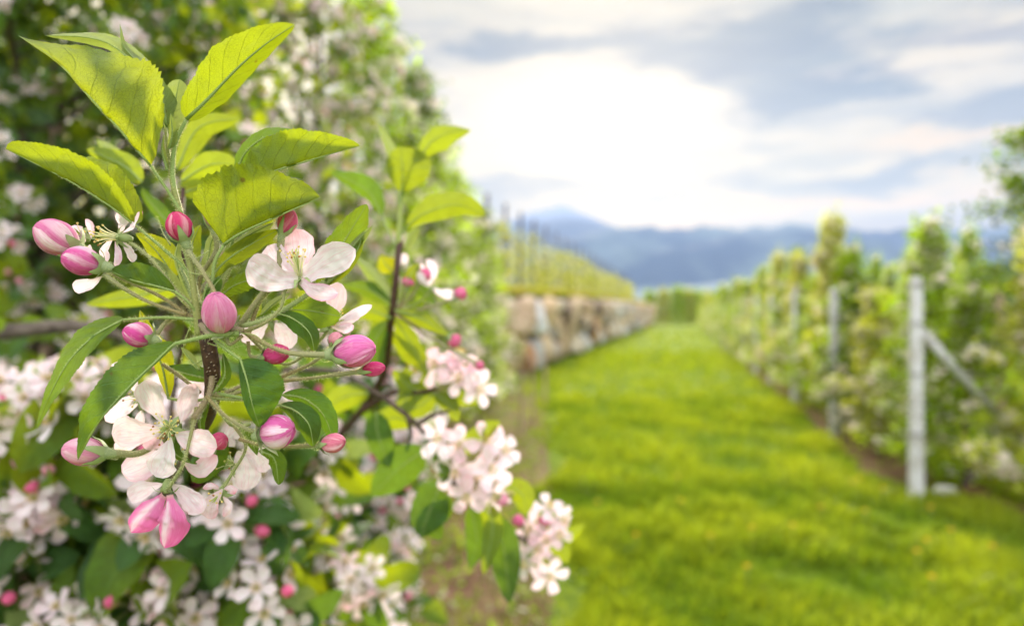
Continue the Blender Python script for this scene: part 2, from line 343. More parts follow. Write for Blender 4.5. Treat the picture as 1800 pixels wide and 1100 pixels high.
# ------------------------------------------------------------------ hero builders (places measured in the photograph, at real depth)
class Branch:
    """a flowering shoot: thing > twig, leaf (> petiole), blossom (> petal, stamens), flower_bud (> calyx)"""
    def __init__(s, name, label, d0, px0, group=None, seed=1, quality=1.0):
        s.d0 = d0; s.rng = np.random.default_rng(seed); s.o = at(px0[0], px0[1], d0); s.q = quality
        s.root = empty(name, tuple(s.o), label=label, cat='branch', group=group)
    def w(s, px, py, dd=0.0): return at(px, py, s.d0 + dd / 100.0) - s.o
    def pts(s, L): return np.array([s.w(*p) for p in L])
    def scr(s, L, n):
        A = catmull(np.array([(p[0], p[1], p[2] if len(p) > 2 else 0.0) for p in L], float), n)
        C = np.array([s.w(*a) for a in A]); g = np.gradient(A[:, :2], axis=0); g /= np.linalg.norm(g, axis=1, keepdims=True) + 1e-9
        left = np.stack([g[:, 1], np.zeros(n), g[:, 0]], 1)      # screen (ty,-tx) -> world x, z up
        return A, C, left
    def surf(s, mb, L, wl, dl, wr, dr, n, **kw):
        A, C, left = s.scr(L, n); sc_ = ((s.d0 + A[:, 2] / 100) / FPX)[:, None]
        Y = np.array([0, 1., 0])
        def arr(v): return np.interp(np.linspace(0, 1, n), np.linspace(0, 1, len(v)), v)[:, None] if hasattr(v, '__len__') else v
        SL = left * sc_ * arr(wl); SR = -left * sc_ * arr(wr)
        SL = SL + Y * 1e-6; DL = Y * (arr(dl) / 100) * np.ones((n, 1)); DR = Y * (arr(dr) / 100) * np.ones((n, 1))
        return ribbon(mb, C, SL, SR, DL, DR, rng=s.rng, **kw)
    def leaf(s, L, wl, dl, wr, dr, kind='mature', petiole=None, top=True, a=.62, b=.80, teeth=26, pr=.00055, tint=None, ripple=.03, wave=.10, power=1.15):
        mb = MB(); hq = s.q >= 1
        n = 79 if hq else 25
        t = tint if tint is not None else np.array([1, 1, 1]) * s.rng.uniform(.88, 1.1)
        s.surf(mb, L, wl, dl, wr, dr, n, nt=6 if hq else 3, prof=lambda x: prof_leaf(x, a, b), power=power, teeth=teeth if hq else 0, ripple=ripple * 1.5, edge_wave=wave, pucker=.10, tint=t, flip=not top)
        lf = mb.build('leaf', LEAF[kind], s.root)
        A, C, left = s.scr(L, 16); pm = MB()
        # midrib standing on the blade plus the petiole
        N = unit(np.cross(np.gradient(C, axis=0), left)); N = N * np.where(N[:, 1:2] > 0, -1, 1)
        pts = C + N * .00010
        rr = np.linspace(pr, pr * .18, 16)
        green = (.22, .30, .09)
        if petiole is not None:
            pp = catmull(s.pts(petiole), 14); P, r = tube(pm, pp, [pr * 1.5, pr * 1.0], 8, green)
            hairs(pm, P, r, 9000 if hq else 0, s.rng)
        P, r = tube(pm, pts, rr, 6, green, cap=True)
        if hq: hairs(pm, P[:10], r[:10], 5000, s.rng, .0007)
        pm.build('petiole', [STEM, HAIR], lf)
        return lf
    def stem(s, L, r, tint=(.20, .24, .07), name='stem', mat=None, tint2=None, parent=None, hair=12000, n=22, sides=10):
        mb = MB(); P, rr = tube(mb, s.pts(L), r, sides, tint, n=n, tint2=tint2)
        if hair and s.q >= 1: hairs(mb, P, rr, hair, s.rng)
        return mb.build(name, [mat or STEM, HAIR], parent or s.root)
    def blossom(s, c, petals, ped=None, ns=18, stam_dir=(0, -1, .35), stam_len=.0085, spread=.75, pink=.25, sepals=True, stam=True, ncx=None):
        """c centre (px,py,dd); petals: list of dict(L=, w=(wl,wr), d=(dl,dr), pink=, edge=)"""
        root = MB(); ce = s.w(*c); rng = s.rng
        R = .0022 * s.d0 / .3 if s.q >= 1 else .0024
        dr = unit(np.array(stam_dir))
        tube(root, [ce + -dr * R * 2.8, ce - dr * R * 1.4, ce - dr * R * .5, ce + dr * R * .1], [R * .45, R * .95, R * .85, R * .5], 10, (.25, .32, .12), n=8)
        if ped is not None:
            P, r = tube(root, s.pts(ped), [.0009, .00065, .0008], 8, (.24, .22, .09), n=20, tint2=(.26, .30, .12)); 
            if s.q >= 1: hairs(root, P, r, 14000, rng)
        b = root.build('blossom', [STEM, HAIR], s.root)
        for p in petals:
            mb = MB(); wl, wr = p['w']; dl, dr_ = p.get('d', (.2, .2)); pk = p.get('pink', pink); white = np.array([.95, .92, .95]); pc = np.array(p.get('col', (.86, .40, .58)))
            mode = p.get('mode', 'edge'); ph = rng.uniform(0, 6, 2)
            def tf(ss, tt, pk=pk, pc=pc, mode=mode, ph=ph):
                if mode == 'edge': k = pk * (.25 + .9 * np.clip((np.maximum(np.abs(tt), ss) - .55) / .45, 0, 1) ** 1.3 * (.55 + .45 * np.sin(tt * 2.3 + ss * 3 + ph[0])))
                elif mode == 'all': k = pk * (.6 + .4 * np.sin(tt * 2 + ph[0]) * np.cos(ss * 3 + ph[1]))
                else: k = pk * np.clip(1.0 - .75 * np.exp(-((tt - .25) / .3) ** 2) * (ss > .1) - (1 - ss) * .15, 0, 1)
                k = np.clip(k, 0, 1)[:, None]; o = white * (1 - k) + pc * k
                basegreen = np.clip(1 - ss / .10, 0, 1)[:, None] * .5; return o * (1 - basegreen) + np.array([.75, .78, .45]) * basegreen
            s.surf(mb, p['L'], wl, dl, wr, dr_, 22 if s.q >= 1 else 10, nt=6 if s.q >= 1 else 3, prof=(lambda x, q=p.get('base', 0): np.maximum(prof_petal(x), q * np.clip(1 - x * .2, 0, 1) * (x < .5))), power=2.0, edge_wave=p.get('wave', .19), rag=.018, pucker=.22, tintf=tf, notch=p.get('notch', .04))
            mb.build('petal', PETAL, b)
        if stam:
            mb = MB(); a = unit(np.cross(dr, [0.3, .2, 1])); bb = np.cross(dr, a)
            for k in range(ns):
                th = 2.4 * k; q = (k + .5) / ns; rad = spread * q ** .5
                d = unit(dr + (a * math.cos(th) + bb * math.sin(th)) * rad); ln = stam_len * rng.uniform(.7, 1.1)
                p0 = ce + (a * math.cos(th) + bb * math.sin(th)) * R * .7 * q; p2 = p0 + d * ln; p1 = p0 + unit(d + dr * .6) * ln * .55
                tube(mb, [p0, p1, p2], [.00022, .00013], 5, (.85, .86, .62), n=6)
                ac = (.80, .66, .25) if rng.random() < .8 else (.42, .18, .06); ax = unit(rng.normal(size=3)) * .00055
                tube(mb, [p2 - ax, p2 - ax * .5, p2 + ax * .5, p2 + ax], [.0001, .0005, .0005, .0001], 6, ac, n=5)
            for k in range(5):
                th = 1.256 * k; d = unit(dr + (a * math.cos(th) + bb * math.sin(th)) * .12); tube(mb, [ce, ce + d * stam_len * 1.02], [.00022, .00018], 5, (.50, .62, .20), n=4)
            mb.build('stamens', STAMEN, b)
        if sepals:
            mb = MB(); a = unit(np.cross(dr, [0.2, .1, 1])); bb = np.cross(dr, a)
            for k in range(5):
                th = 1.2566 * k + .6; e = a * math.cos(th) + bb * math.sin(th); side = unit(np.cross(e, dr))
                L = .0065; C = catmull([ce - dr * R * .4 + e * R * .6, ce + e * L * .6 - dr * .0008, ce + e * L - dr * .0032], 9)
                ribbon(mb, C, np.tile(side * .0016, (9, 1)), np.tile(-side * .0016, (9, 1)), np.tile(dr * .0003, (9, 1)), np.tile(dr * .0003, (9, 1)), lambda x: (1 - x) ** .8, nt=2, tint=(.30, .38, .16))
            mb.build('calyx', STEM, b)
        return b
    def bud(s, base, tip, wpx, col_=(.72, .10, .30), pale=(.93, .74, .80), ped=None, streak=.35, lobes=5, twist=.35, open_=0.0, sepal=1.0, seed=None, pedr=(.0008, .0007, .0011), blunt=.55):
        rng = np.random.default_rng(seed) if seed is not None else s.rng
        B = s.w(*base); T = s.w(*tip); A = T - B; L = np.linalg.norm(A); A = A / L; R = wpx / 2 * s.d0 / FPX * .93
        a = unit(np.cross(A, [.1, 1, .2])); b = np.cross(A, a); mb = MB(); hq = s.q >= 1
        ns, nt = (22, 16) if hq else (12, 8); off = rng.uniform(0, 6.28)
        deep = np.array(col_); pl = np.array(pale)
        for k in range(lobes):
            ss = np.linspace(0, 1, ns); tt = np.linspace(-1, 1, nt); S_, T_ = np.meshgrid(ss, tt, indexing='ij')
            half = 1.02; ph = off + k * 2 * math.pi / lobes + T_ * half + twist * S_ * 1.6
            r = R * np.sin(np.pi * np.clip(S_, 0, 1) ** (.84 + blunt * .3)) ** .50 * (1 + .055 * T_ + open_ * S_ * .35 + .03 * np.sin(3 * T_ + k))
            r = np.where(S_ > .98, r * .3, r)
            r += R * (.030 * np.sin(9 * T_ + 3 * S_ + k) + .018 * np.sin(23 * T_ - 5 * S_ + 2 * k)) * S_
            z = L * (S_ ** 1.0) * (1 + open_ * .1 * (1 - T_ ** 2)) - L * .02 * T_ * S_
            V = B + A * z[..., None] + (a * np.cos(ph)[..., None] + b * np.sin(ph)[..., None]) * r[..., None]
            m = nt; idx = np.arange(ns * m).reshape(ns, m); Q = np.stack([idx[:-1, :-1], idx[:-1, 1:], idx[1:, 1:], idx[1:, :-1]], -1).reshape(-1, 4)
            e = streak * rng.uniform(.6, 1.3); kk = np.clip((T_ - (1 - e)) / .22, 0, 1) * .85 + np.clip(.22 - S_, 0, 1) * 2.2 + .22 * (np.sin(T_ * 5 + S_ * 4 + k * 2) > .55) * S_ + .15 * rng.random()
            kk = np.clip(kk * (.7 + .3 * np.sin(S_ * 4 + k)), 0, 1)[..., None]; C = deep * (1 - kk) + pl * kk
            mb.add(V.reshape(-1, 3), Q, tint=C.reshape(-1, 3), uv=np.stack([S_, T_ * .5 + .5], -1).reshape(-1, 2))
        bo = mb.build('flower_bud', BUDP, s.root); cb = MB()
        if sepal:
            hyp = R * .42; tube(cb, [B - A * L * .30, B - A * L * .18, B - A * L * .04, B + A * L * .06], [hyp * .42, hyp * .85, hyp * 1.05, hyp * 1.25], 12, (.27, .33, .17), n=9)
            if hq: hairs(cb, np.array([B - A * L * .30 + A * L * .36 * q for q in np.linspace(0, 1, 5)]), np.full(5, hyp), 60000, rng, .0008)
            for k in range(5):
                th = off + k * 1.2566 + .5; e = a * math.cos(th) + b * math.sin(th); side = np.cross(A, e)
                Ls = L * .62 * sepal * rng.uniform(.8, 1.15); fl = rng.uniform(.0, .35) + .25 * open_
                C = catmull([B - A * L * .02 + e * R * .45, B + A * Ls * .35 + e * R * (.92 + fl * .3), B + A * Ls * .8 + e * R * (1.02 + fl * .9), B + A * Ls + e * R * (1.05 + fl * 1.8)], 10)
                ribbon(cb, C, np.tile(side * R * .42, (10, 1)), np.tile(-side * R * .42, (10, 1)), np.tile(-e * R * .10, (10, 1)), np.tile(-e * R * .10, (10, 1)), lambda x: (1 - x) ** .75, nt=2, power=2, tint=(.30, .37, .17))
        if ped is not None:
            P, r = tube(cb, s.pts(ped), [p * (1 if hq else 1.3) for p in pedr], 8, (.26, .20, .09), n=22, tint2=(.26, .27, .13))
            if hq: hairs(cb, P, r, 14000, rng)
        if cb.n: cb.build('calyx', [STEM, HAIR], bo)
        return bo
# ================================================================== the sharp flowering shoot in front of the lens
def build_hero():
    S = Branch('apple_branch', 'sharp flowering shoot in front of the lens, with serrated leaves and pink buds', .300, (372, 600), seed=5)
    W = np.array
    # woody spur and green shoot
    S.stem([(260, 900, 42), (285, 870, 26), (318, 820, 14), (350, 760, 6), (370, 715, 2.2), (374, 665, .7), (368, 615, .3), (356, 560, .2)], [.0075, .0062, .0048, .0034, .0030, .0030, .0036, .0034], name='twig', mat=TWIG, hair=0, n=50, sides=14)
    S.stem([(352, 590, .1), (345, 540, 0), (336, 470, 0), (326, 410, .1), (314, 365, .2), (303, 318, .3), (296, 270, .5), (291, 225, .7)], [.0022, .0016, .0013, .0014, .0015, .0012, .0009, .0006], (.24, .26, .08), n=40)
    S.stem([(362, 600, .4), (372, 640, .5), (368, 692, .2), (340, 735, -.1)], [.0016, .0013, .0012], (.26, .20, .12))
    S.stem([(352, 570, -.1), (372, 588, -.3), (402, 578, -.4), (428, 580, -.3)], [.0013, .0015, .0011], (.24, .20, .12))
    # upper leaves ---------------------------------------------------
    S.leaf([(265, 292, -.4), (210, 228, -1.0), (158, 172, -1.4), (102, 110, -1.2), (34, 64, -.6)], 5, .3, [60, 100, 122, 118, 96, 56, 24], [-.5, -.2, .5, 1.2, 1.6], 'young', petiole=[(320, 376, .1), (298, 340, 0), (265, 292, -.4)], top=False, a=.42, b=.72, wave=.06, tint=W([1, .96, .95]))
    S.leaf([(290, 205, 1.0), (250, 130, 1.0), (200, 82, .9), (150, 66, .6), (80, 63, .4)], 10, .4, [14, 20, 22], .6, 'fold', top=False, wave=.15)
    S.leaf([(236, 395, 0), (190, 360, -.3), (125, 320, -.6), (62, 288, -.6), (10, 262, -.3)], [-16, -44, -62, -52, -30, -20], 1.2, [30, 46, 52, 50, 44, 36], -.5, 'young', petiole=[(348, 548, .1), (330, 480, .1), (290, 440, 0), (236, 395, 0)], top=False, a=.30, b=.40, wave=.05)
    S.leaf([(328, 210, .3), (362, 178, .2), (420, 118, .1), (470, 76, .1), (518, 44, .3)], [30, 40, 44, 40, 34], -.5, [3, 5, 5], 1.0, 'young', petiole=[(310, 362, .2), (303, 300, .3), (309, 250, .3), (328, 210, .3)], top=False, a=.36, b=.62, pr=.0008, wave=.09)
    S.leaf([(299, 228, .9), (306, 190, 1.2), (316, 140, 1.3)], [24, 34, 30], .2, [18, 20, 14], .5, 'fold', top=False, a=.5, b=.45, wave=.12)
    S.leaf([(296, 235, .9), (272, 150, 1.2), (240, 108, 1.1), (216, 80, .9), (211, 44, .8)], [10, 16, 10], .3, [10, 12, 7], .5, 'fold', top=False, a=.5, b=.9, wave=.05)
    S.leaf([(292, 220, .7), (284, 165, .7), (258, 120, .8)], [12, 14, 8], .2, [14, 15, 8], .3, 'fold', a=.5, b=.5, wave=.3)
    S.leaf([(297, 262, .1), (303, 235, 0), (300, 200, 0)], 8, .1, 7, .1, 'fold', a=.5, b=.8)
    S.leaf([(294, 300, .1), (285, 262, 0), (288, 236, .1)], 4, .1, 4, .1, 'fold', a=.5, b=.8)
    # centre right leaves --------------------------------------------
    S.leaf([(394, 430, -.2), (424, 410, -.6), (480, 384, -.9), (530, 362, -.7), (563, 347, -.1)], [112, 114, 108, 101, 94, 84, 76], [-.5, -.9, -.9, -.2], [-5, -25, -50, -52, -40], [.4, 1.4, 1.6], 'young', petiole=[(356, 545, 0), (372, 500, -.1), (378, 460, -.2), (394, 430, -.2)], top=False, a=.30, b=.55, wave=.05, pr=.0007)
    S.leaf([(402, 440, .3), (430, 418, .2), (480, 392, .4)], 8, .2, [9, 13, 9], .3, 'fold', top=False, a=.5, b=.6)
    S.leaf([(438, 325, .9), (478, 303, .6), (532, 286, .3), (585, 270, .1), (633, 257, 0)], [46, 60, 60, 50, 36], -.2, [-40, -62, -70, -50, -26], 1.5, 'young', petiole=[(362, 540, .6), (400, 450, .9), (438, 325, .9)], top=False, a=.38, b=.60, wave=.05)
    S.leaf([(415, 306, 1.5), (432, 268, 1.3), (470, 240, 1.1), (520, 232, 1)], [14, 20, 14], .2, [22, 28, 18], .2, 'mature', top=False, a=.45, b=.5)
    S.leaf([(368, 490, .2), (398, 458, .1), (440, 430, .1), (490, 404, .3)], [11, 15, 15], -.1, [10, 14, 14], .4, 'young', petiole=[(356, 560, .2), (358, 525, .2), (368, 490, .2)], top=False, a=.55, b=.65)
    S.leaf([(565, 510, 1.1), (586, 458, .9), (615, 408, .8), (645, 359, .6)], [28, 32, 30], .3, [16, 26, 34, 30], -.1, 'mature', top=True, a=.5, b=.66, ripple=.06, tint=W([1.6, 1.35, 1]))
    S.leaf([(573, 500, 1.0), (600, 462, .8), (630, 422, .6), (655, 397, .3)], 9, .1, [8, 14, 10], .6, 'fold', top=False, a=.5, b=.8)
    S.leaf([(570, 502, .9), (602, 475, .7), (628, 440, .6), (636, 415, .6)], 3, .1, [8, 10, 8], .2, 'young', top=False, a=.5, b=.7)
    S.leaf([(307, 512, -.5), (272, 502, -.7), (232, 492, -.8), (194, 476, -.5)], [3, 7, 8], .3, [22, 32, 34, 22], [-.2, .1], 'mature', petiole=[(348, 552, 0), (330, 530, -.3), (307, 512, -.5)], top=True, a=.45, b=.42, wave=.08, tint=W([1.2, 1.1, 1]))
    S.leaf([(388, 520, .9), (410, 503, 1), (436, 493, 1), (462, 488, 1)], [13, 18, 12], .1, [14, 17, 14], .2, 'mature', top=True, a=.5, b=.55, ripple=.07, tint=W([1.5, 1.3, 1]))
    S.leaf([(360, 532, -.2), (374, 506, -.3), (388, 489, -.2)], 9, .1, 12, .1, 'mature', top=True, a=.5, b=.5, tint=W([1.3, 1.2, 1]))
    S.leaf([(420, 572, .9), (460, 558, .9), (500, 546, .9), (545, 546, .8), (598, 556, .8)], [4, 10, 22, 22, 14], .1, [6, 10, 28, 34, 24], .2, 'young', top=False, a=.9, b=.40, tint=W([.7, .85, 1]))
    S.leaf([(478, 548, .4), (515, 560, .1), (544, 585, 0), (553, 618, .2)], [8, 12, 12], .6, [12, 20, 16], 0, 'mature', top=True, a=.45, b=.6, tint=W([1.35, 1.25, 1]))
    S.leaf([(455, 560, 1.2), (480, 535, 1.3), (510, 515, 1.4)], 10, .2, 8, .1, 'fold', top=False)
    S.leaf([(430, 575, 1.2), (446, 545, 1.3), (452, 520, 1.4)], 12, .2, 13, .1, 'young', top=False)
    S.leaf([(348, 545, .6), (325, 500, .9), (310, 455, 1), (316, 420, 1.2)], 9, .2, 12, .1, 'fold', top=False)
    S.leaf([(345, 550, .8), (318, 520, 1), (290, 478, 1.2), (262, 448, 1.3)], 9, .2, 12, .1, 'fold', top=False)
    S.leaf([(352, 500, 1), (366, 455, 1.2), (374, 420, 1.2), (402, 400, 1.4)], 14, .2, 14, .1, 'fold', top=False)
    S.leaf([(340, 470, .9), (338, 430, 1.3), (352, 395, 1.5)], 18, .2, 14, .1, 'young', top=False)
    S.leaf([(306, 492, 1.9), (288, 458, 1.9), (262, 428, 1.9), (238, 410, 1.8)], [10, 20, 16], .3, [20, 28, 20], .2, 'young', petiole=[(350, 560, 1.2), (306, 492, 1.9)], top=False, tint=W([1.1, 1.0, 1]))
    S.leaf([(296, 700, 1.8), (284, 640, 1.8), (258, 590, 1.6), (246, 545, 1.6)], [12, 22, 18], .2, [14, 22, 16], .2, 'young', petiole=[(372, 700, 1), (330, 705, 1.4), (296, 700, 1.8)], top=False, tint=W([1.15, 1.0, .8]))
    # lower leaves ----------------------------------------------------
    S.leaf([(216, 562, -.2), (166, 590, -.6), (122, 634, -.9), (90, 690, -.9), (63, 753, -.5)], [16, 24, 28, 26, 20], -.4, [22, 34, 38, 34, 24], .7, 'mature', petiole=[(350, 562, 0), (290, 558, 0), (216, 562, -.2)], top=True, a=.42, b=.62, tint=W([1.25, 1.15, 1]))
    S.leaf([(308, 604, -1.0), (272, 638, -1.4), (226, 682, -1.6), (178, 736, -1.5), (137, 808, -.9)], [8, 14, 16, 14, 10], -.9, [26, 50, 58, 54, 40], [.3, .4, .6], 'mature', petiole=[(420, 586, -.4), (370, 590, -.8), (308, 604, -1.0)], top=True, a=.40, b=.55, wave=.07, pr=.0008)
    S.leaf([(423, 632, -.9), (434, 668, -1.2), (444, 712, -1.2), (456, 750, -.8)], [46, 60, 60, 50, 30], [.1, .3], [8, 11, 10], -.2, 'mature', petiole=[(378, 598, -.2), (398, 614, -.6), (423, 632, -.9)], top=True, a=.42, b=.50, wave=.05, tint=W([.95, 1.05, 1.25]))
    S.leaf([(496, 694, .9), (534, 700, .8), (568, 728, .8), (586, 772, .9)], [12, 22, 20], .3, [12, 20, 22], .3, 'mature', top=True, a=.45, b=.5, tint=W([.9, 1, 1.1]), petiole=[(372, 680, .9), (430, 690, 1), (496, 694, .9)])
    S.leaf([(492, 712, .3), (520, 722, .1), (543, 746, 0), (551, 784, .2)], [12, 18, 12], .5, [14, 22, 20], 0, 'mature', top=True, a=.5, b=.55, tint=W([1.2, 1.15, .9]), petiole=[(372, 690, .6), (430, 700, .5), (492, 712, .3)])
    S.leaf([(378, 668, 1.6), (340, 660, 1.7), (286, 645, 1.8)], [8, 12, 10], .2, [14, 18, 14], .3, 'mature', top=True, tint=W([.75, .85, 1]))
    S.leaf([(392, 760, 2.6), (372, 800, 2.6), (338, 846, 2.6)], [20, 28, 24], .2, [20, 28, 20], .3, 'mature', top=True, a=.5, b=.4)
    S.leaf([(455, 792, 1.9), (482, 806, 2), (490, 852, 2.1)], [10, 16, 14], .2, [12, 16, 14], .3, 'mature', top=True, a=.5, b=.5)
    S.leaf([(318, 742, .4), (304, 790, .2), (338, 815, .2)], [6, 12, 8], .1, [6, 10, 8], .1, 'mature', top=True, tint=W([.9, .9, 1]))
    S.leaf([(350, 650, .6), (330, 625, .8), (318, 610, 1)], 6, .1, 7, .1, 'fold', top=False)
    S.leaf([(376, 690, .3), (395, 660, .4), (392, 620, .5)], 8, .1, 8, .2, 'mature', top=True)
    S.leaf([(365, 700, .4), (352, 740, .6), (358, 770, .8)], 8, .1, 8, .2, 'mature', top=True)
    S.leaf([(410, 740, 1.8), (440, 775, 2), (452, 800, 2)], 12, .1, 12, .2, 'mature', top=True)
    # blossoms ---------------------------------------------------------
    D = dict
    S.blossom((527, 486, 0), [
        D(L=[(527, 484, .25), (524, 445, .75), (520, 402, .9)], w=([30, 38, 36], [30, 38, 36]), d=(.2, .2), base=.5, pink=.8, mode='all', col=(.92, .58, .66)),
        D(L=[(523, 486, .1), (495, 468, .35), (470, 432, .5)], w=([26, 36, 40], [26, 36, 34]), d=(-.2, -.3), base=.45, pink=.12),
        D(L=[(530, 490, 0), (575, 466, .1), (625, 438, -.2)], w=([34, 44, 32], [26, 34, 28]), d=(-.35, -.1), base=.5, pink=.08, wave=.08),
        D(L=[(524, 490, -.15), (485, 486, -.6), (437, 458, -1.0)], w=([32, 48, 44], [22, 36, 36]), d=(-.1, -.4), base=.5, pink=.16),
        D(L=[(528, 492, -.15), (552, 508, -.7), (594, 516, -1.0)], w=([14, 18, 16], [18, 26, 16]), d=(-.3, .2), base=.5, pink=.9, col=(.88, .46, .68), mode='edge'),
    ], ped=[(428, 584, 0), (468, 566, -.2), (494, 540, -.1), (502, 508, 0), (520, 494, 0)], stam_dir=(-.05, -.45, 1), stam_len=.0125, spread=.42, ns=20)
    S.blossom((298, 752, -.1), [
        D(L=[(293, 745, 0), (272, 706, .2), (254, 668, .1)], w=([24, 34, 34], [24, 30, 28]), d=(-.1, -.25), pink=.12),
        D(L=[(318, 744, 0), (328, 712, .25), (343, 674, .1)], w=([12, 20, 20], [14, 26, 24]), d=(-.3, -.2), pink=.65, mode='all', col=(.93, .60, .62)),
        D(L=[(288, 756, 0), (248, 760, -.1), (196, 762, 0)], w=([22, 32, 36], [24, 40, 40]), d=(-.1, -.25), pink=.42, mode='all', col=(.90, .62, .70), notch=.12),
        D(L=[(308, 762, -.1), (346, 778, -.3), (382, 786, -.2)], w=([26, 38, 34], [26, 32, 30]), d=(-.1, -.1), pink=.55, col=(.93, .58, .66)),
        D(L=[(300, 768, -.1), (290, 800, -.3), (274, 838, -.2)], w=([24, 36, 34], [14, 30, 32]), d=(-.1, -.15), pink=.03, notch=.08),
    ], stam_dir=(.05, -1, .1), stam_len=.0075, spread=1.15, ns=22)
    S.blossom((316, 800, 1.1), [
        D(L=[(300, 794, 1.2), (262, 810, 1.2), (214, 830, 1.1)], w=([26, 36, 38], [22, 34, 30]), d=(.2, .1), pink=.55, col=(.90, .50, .66)),
        D(L=[(322, 812, 1.0), (352, 826, .9), (382, 800, .8)], w=([16, 22, 26], [16, 20, 18]), d=(-.2, -.2), pink=.8, col=(.88, .44, .60)),
        D(L=[(290, 790, 1.1), (272, 780, 1.0), (250, 782, 1.0)], w=(16, 18), pink=.7, mode='all', col=(.90, .50, .60)),
    ], stam_dir=(.1, -.8, .1), stam_len=.006, ns=12, sepals=False)
    S.blossom((292, 866, .2), [
        D(L=[(288, 850, .4), (258, 858, .6), (226, 876, .5)], w=([12, 20, 20], [14, 24, 22]), d=(-.1, -.2), pink=.08),
        D(L=[(302, 850, .4), (330, 874, .5), (357, 900, .3)], w=([18, 30, 28], [16, 22, 22]), d=(-.1, -.2), pink=.16),
        D(L=[(287, 870, 0), (262, 898, -.5), (230, 936, -.3)], w=([24, 34, 28], [22, 33, 30]), d=(.5, .5), base=.3, wave=.16, pink=1.0, mode='streak', col=(.78, .16, .46)),
        D(L=[(296, 870, -.1), (298, 914, -.7), (289, 963, -.4)], w=([22, 36, 32], [22, 36, 30]), d=(.5, .5), base=.3, wave=.16, pink=1.0, mode='streak', col=(.78, .15, .44)),
    ], ped=[(346, 715, .1), (334, 770, -.35), (322, 815, -.45), (294, 862, .1)], stam=False, stam_dir=(-.05, -.2, -1))
    S.blossom((386, 868, 1.2), [
        D(L=[(392, 858, 1.2), (374, 884, .8), (372, 912, .8)], w=([14, 20, 18], [14, 20, 18]), d=(-.3, -.3), pink=.75, col=(.90, .42, .52)),
        D(L=[(386, 860, 1.2), (372, 856, .9), (356, 858, .8)], w=(7, 9), pink=.8, col=(.90, .42, .52)),
        D(L=[(392, 858, 1.2), (404, 860, .9), (413, 868, .8)], w=(10, 10), pink=.9, col=(.88, .36, .46)),
        D(L=[(392, 872, 1.1), (400, 890, .9), (392, 908, .9)], w=(10, 10), pink=.6, col=(.90, .42, .52)),
    ], ped=[(410, 745, 1.2), (432, 785, 1.2), (410, 828, 1.2), (393, 856, 1.2)], ns=8, stam_len=.006, stam_dir=(-.1, -1, -.3))
    S.blossom((580, 572, 2.4), [
        D(L=[(582, 566, 2.5), (592, 534, 2.8), (594, 496, 2.8)], w=([18, 28, 26], [14, 24, 20]), d=(-.2, -.2), pink=.45, mode='all', col=(.95, .62, .66)),
        D(L=[(584, 570, 2.2), (620, 552, 1.9), (654, 536, 2.0)], w=([8, 12, 8], [8, 14, 10]), d=(.2, .2), pink=.03, wave=.3),
        D(L=[(582, 574, 2.1), (604, 578, 1.6), (622, 572, 1.6)], w=([10, 14, 12], [8, 12, 10]), d=(-.2, .1), pink=.5),
        D(L=[(584, 568, 2.3), (612, 562, 2.3), (640, 540, 2.6)], w=([8, 14, 10], [8, 12, 10]), d=(.2, .2), pink=.05),
    ], ped=[(428, 582, 1.5), (500, 640, 2.2), (560, 600, 2.4), (576, 578, 2.4)], ns=8, stam_dir=(.8, -.5, .4), stam_len=.009)
    S.blossom((207, 417, .2), [
        D(L=[(202, 424, .3), (204, 446, .1), (202, 468, .2)], w=([6, 9, 8], [7, 10, 9]), d=(.3, .3), pink=.55, mode='all', col=(.85, .50, .72)),
        D(L=[(180, 485, -.2), (160, 498, -.3), (128, 506, -.2)], w=([12, 18, 18], [6, 14, 14]), d=(-.2, -.2), pink=.08),
        D(L=[(212, 408, .5), (212, 386, .8), (205, 374, .8)], w=(14, 16), pink=.12),
        D(L=[(214, 410, .2), (232, 398, -.1), (245, 372, .1)], w=([8, 10, 10], [8, 12, 10]), d=(.2, -.3), pink=.55),
        D(L=[(216, 424, .6), (226, 446, .8), (236, 460, .8)], w=(12, 10), pink=.05),
        D(L=[(198, 418, .6), (182, 440, .8), (186, 462, .7)], w=(8, 12), pink=.12),
    ], ped=[(340, 548, .2), (300, 498, .3), (262, 452, .3), (228, 426, .3), (212, 418, .2)], stam_dir=(-1, -.15, .12), stam_len=.0105, spread=.5, ns=18)
    S.blossom((142, 412, 1.2), [D(L=[(150, 425, 1.2), (136, 410, 1.1), (124, 398, 1.2)], w=(12, 14), pink=.7), D(L=[(160, 420, 1.2), (156, 400, 1.3), (150, 385, 1.4)], w=(8, 9), pink=.5), D(L=[(158, 430, 1.2), (150, 446, 1.2), (140, 452, 1.2)], w=(12, 12), pink=.3)], ns=5, stam_len=.005)
    # large pale petals half behind the shoot
    S.blossom((410, 815, 3.4), [
        D(L=[(418, 792, 3.4), (430, 820, 3.3), (428, 862, 3.2)], w=(34, 36), pink=.05), D(L=[(425, 790, 3.4), (452, 800, 3.4), (466, 830, 3.3)], w=(24, 24), pink=.10),
        D(L=[(412, 785, 3.4), (402, 770, 3.5), (420, 745, 3.6)], w=(20, 20), pink=.1)], ns=6)
    S.blossom((248, 700, 2.4), [
        D(L=[(250, 700, 2.4), (220, 712, 2.4), (185, 740, 2.4)], w=(22, 24), pink=.05), D(L=[(240, 690, 2.4), (222, 660, 2.4), (196, 640, 2.4)], w=(18, 18), pink=.15),
        D(L=[(250, 720, 2.4), (230, 770, 2.4), (200, 790, 2.4)], w=(20, 20), pink=.05)], ns=8)
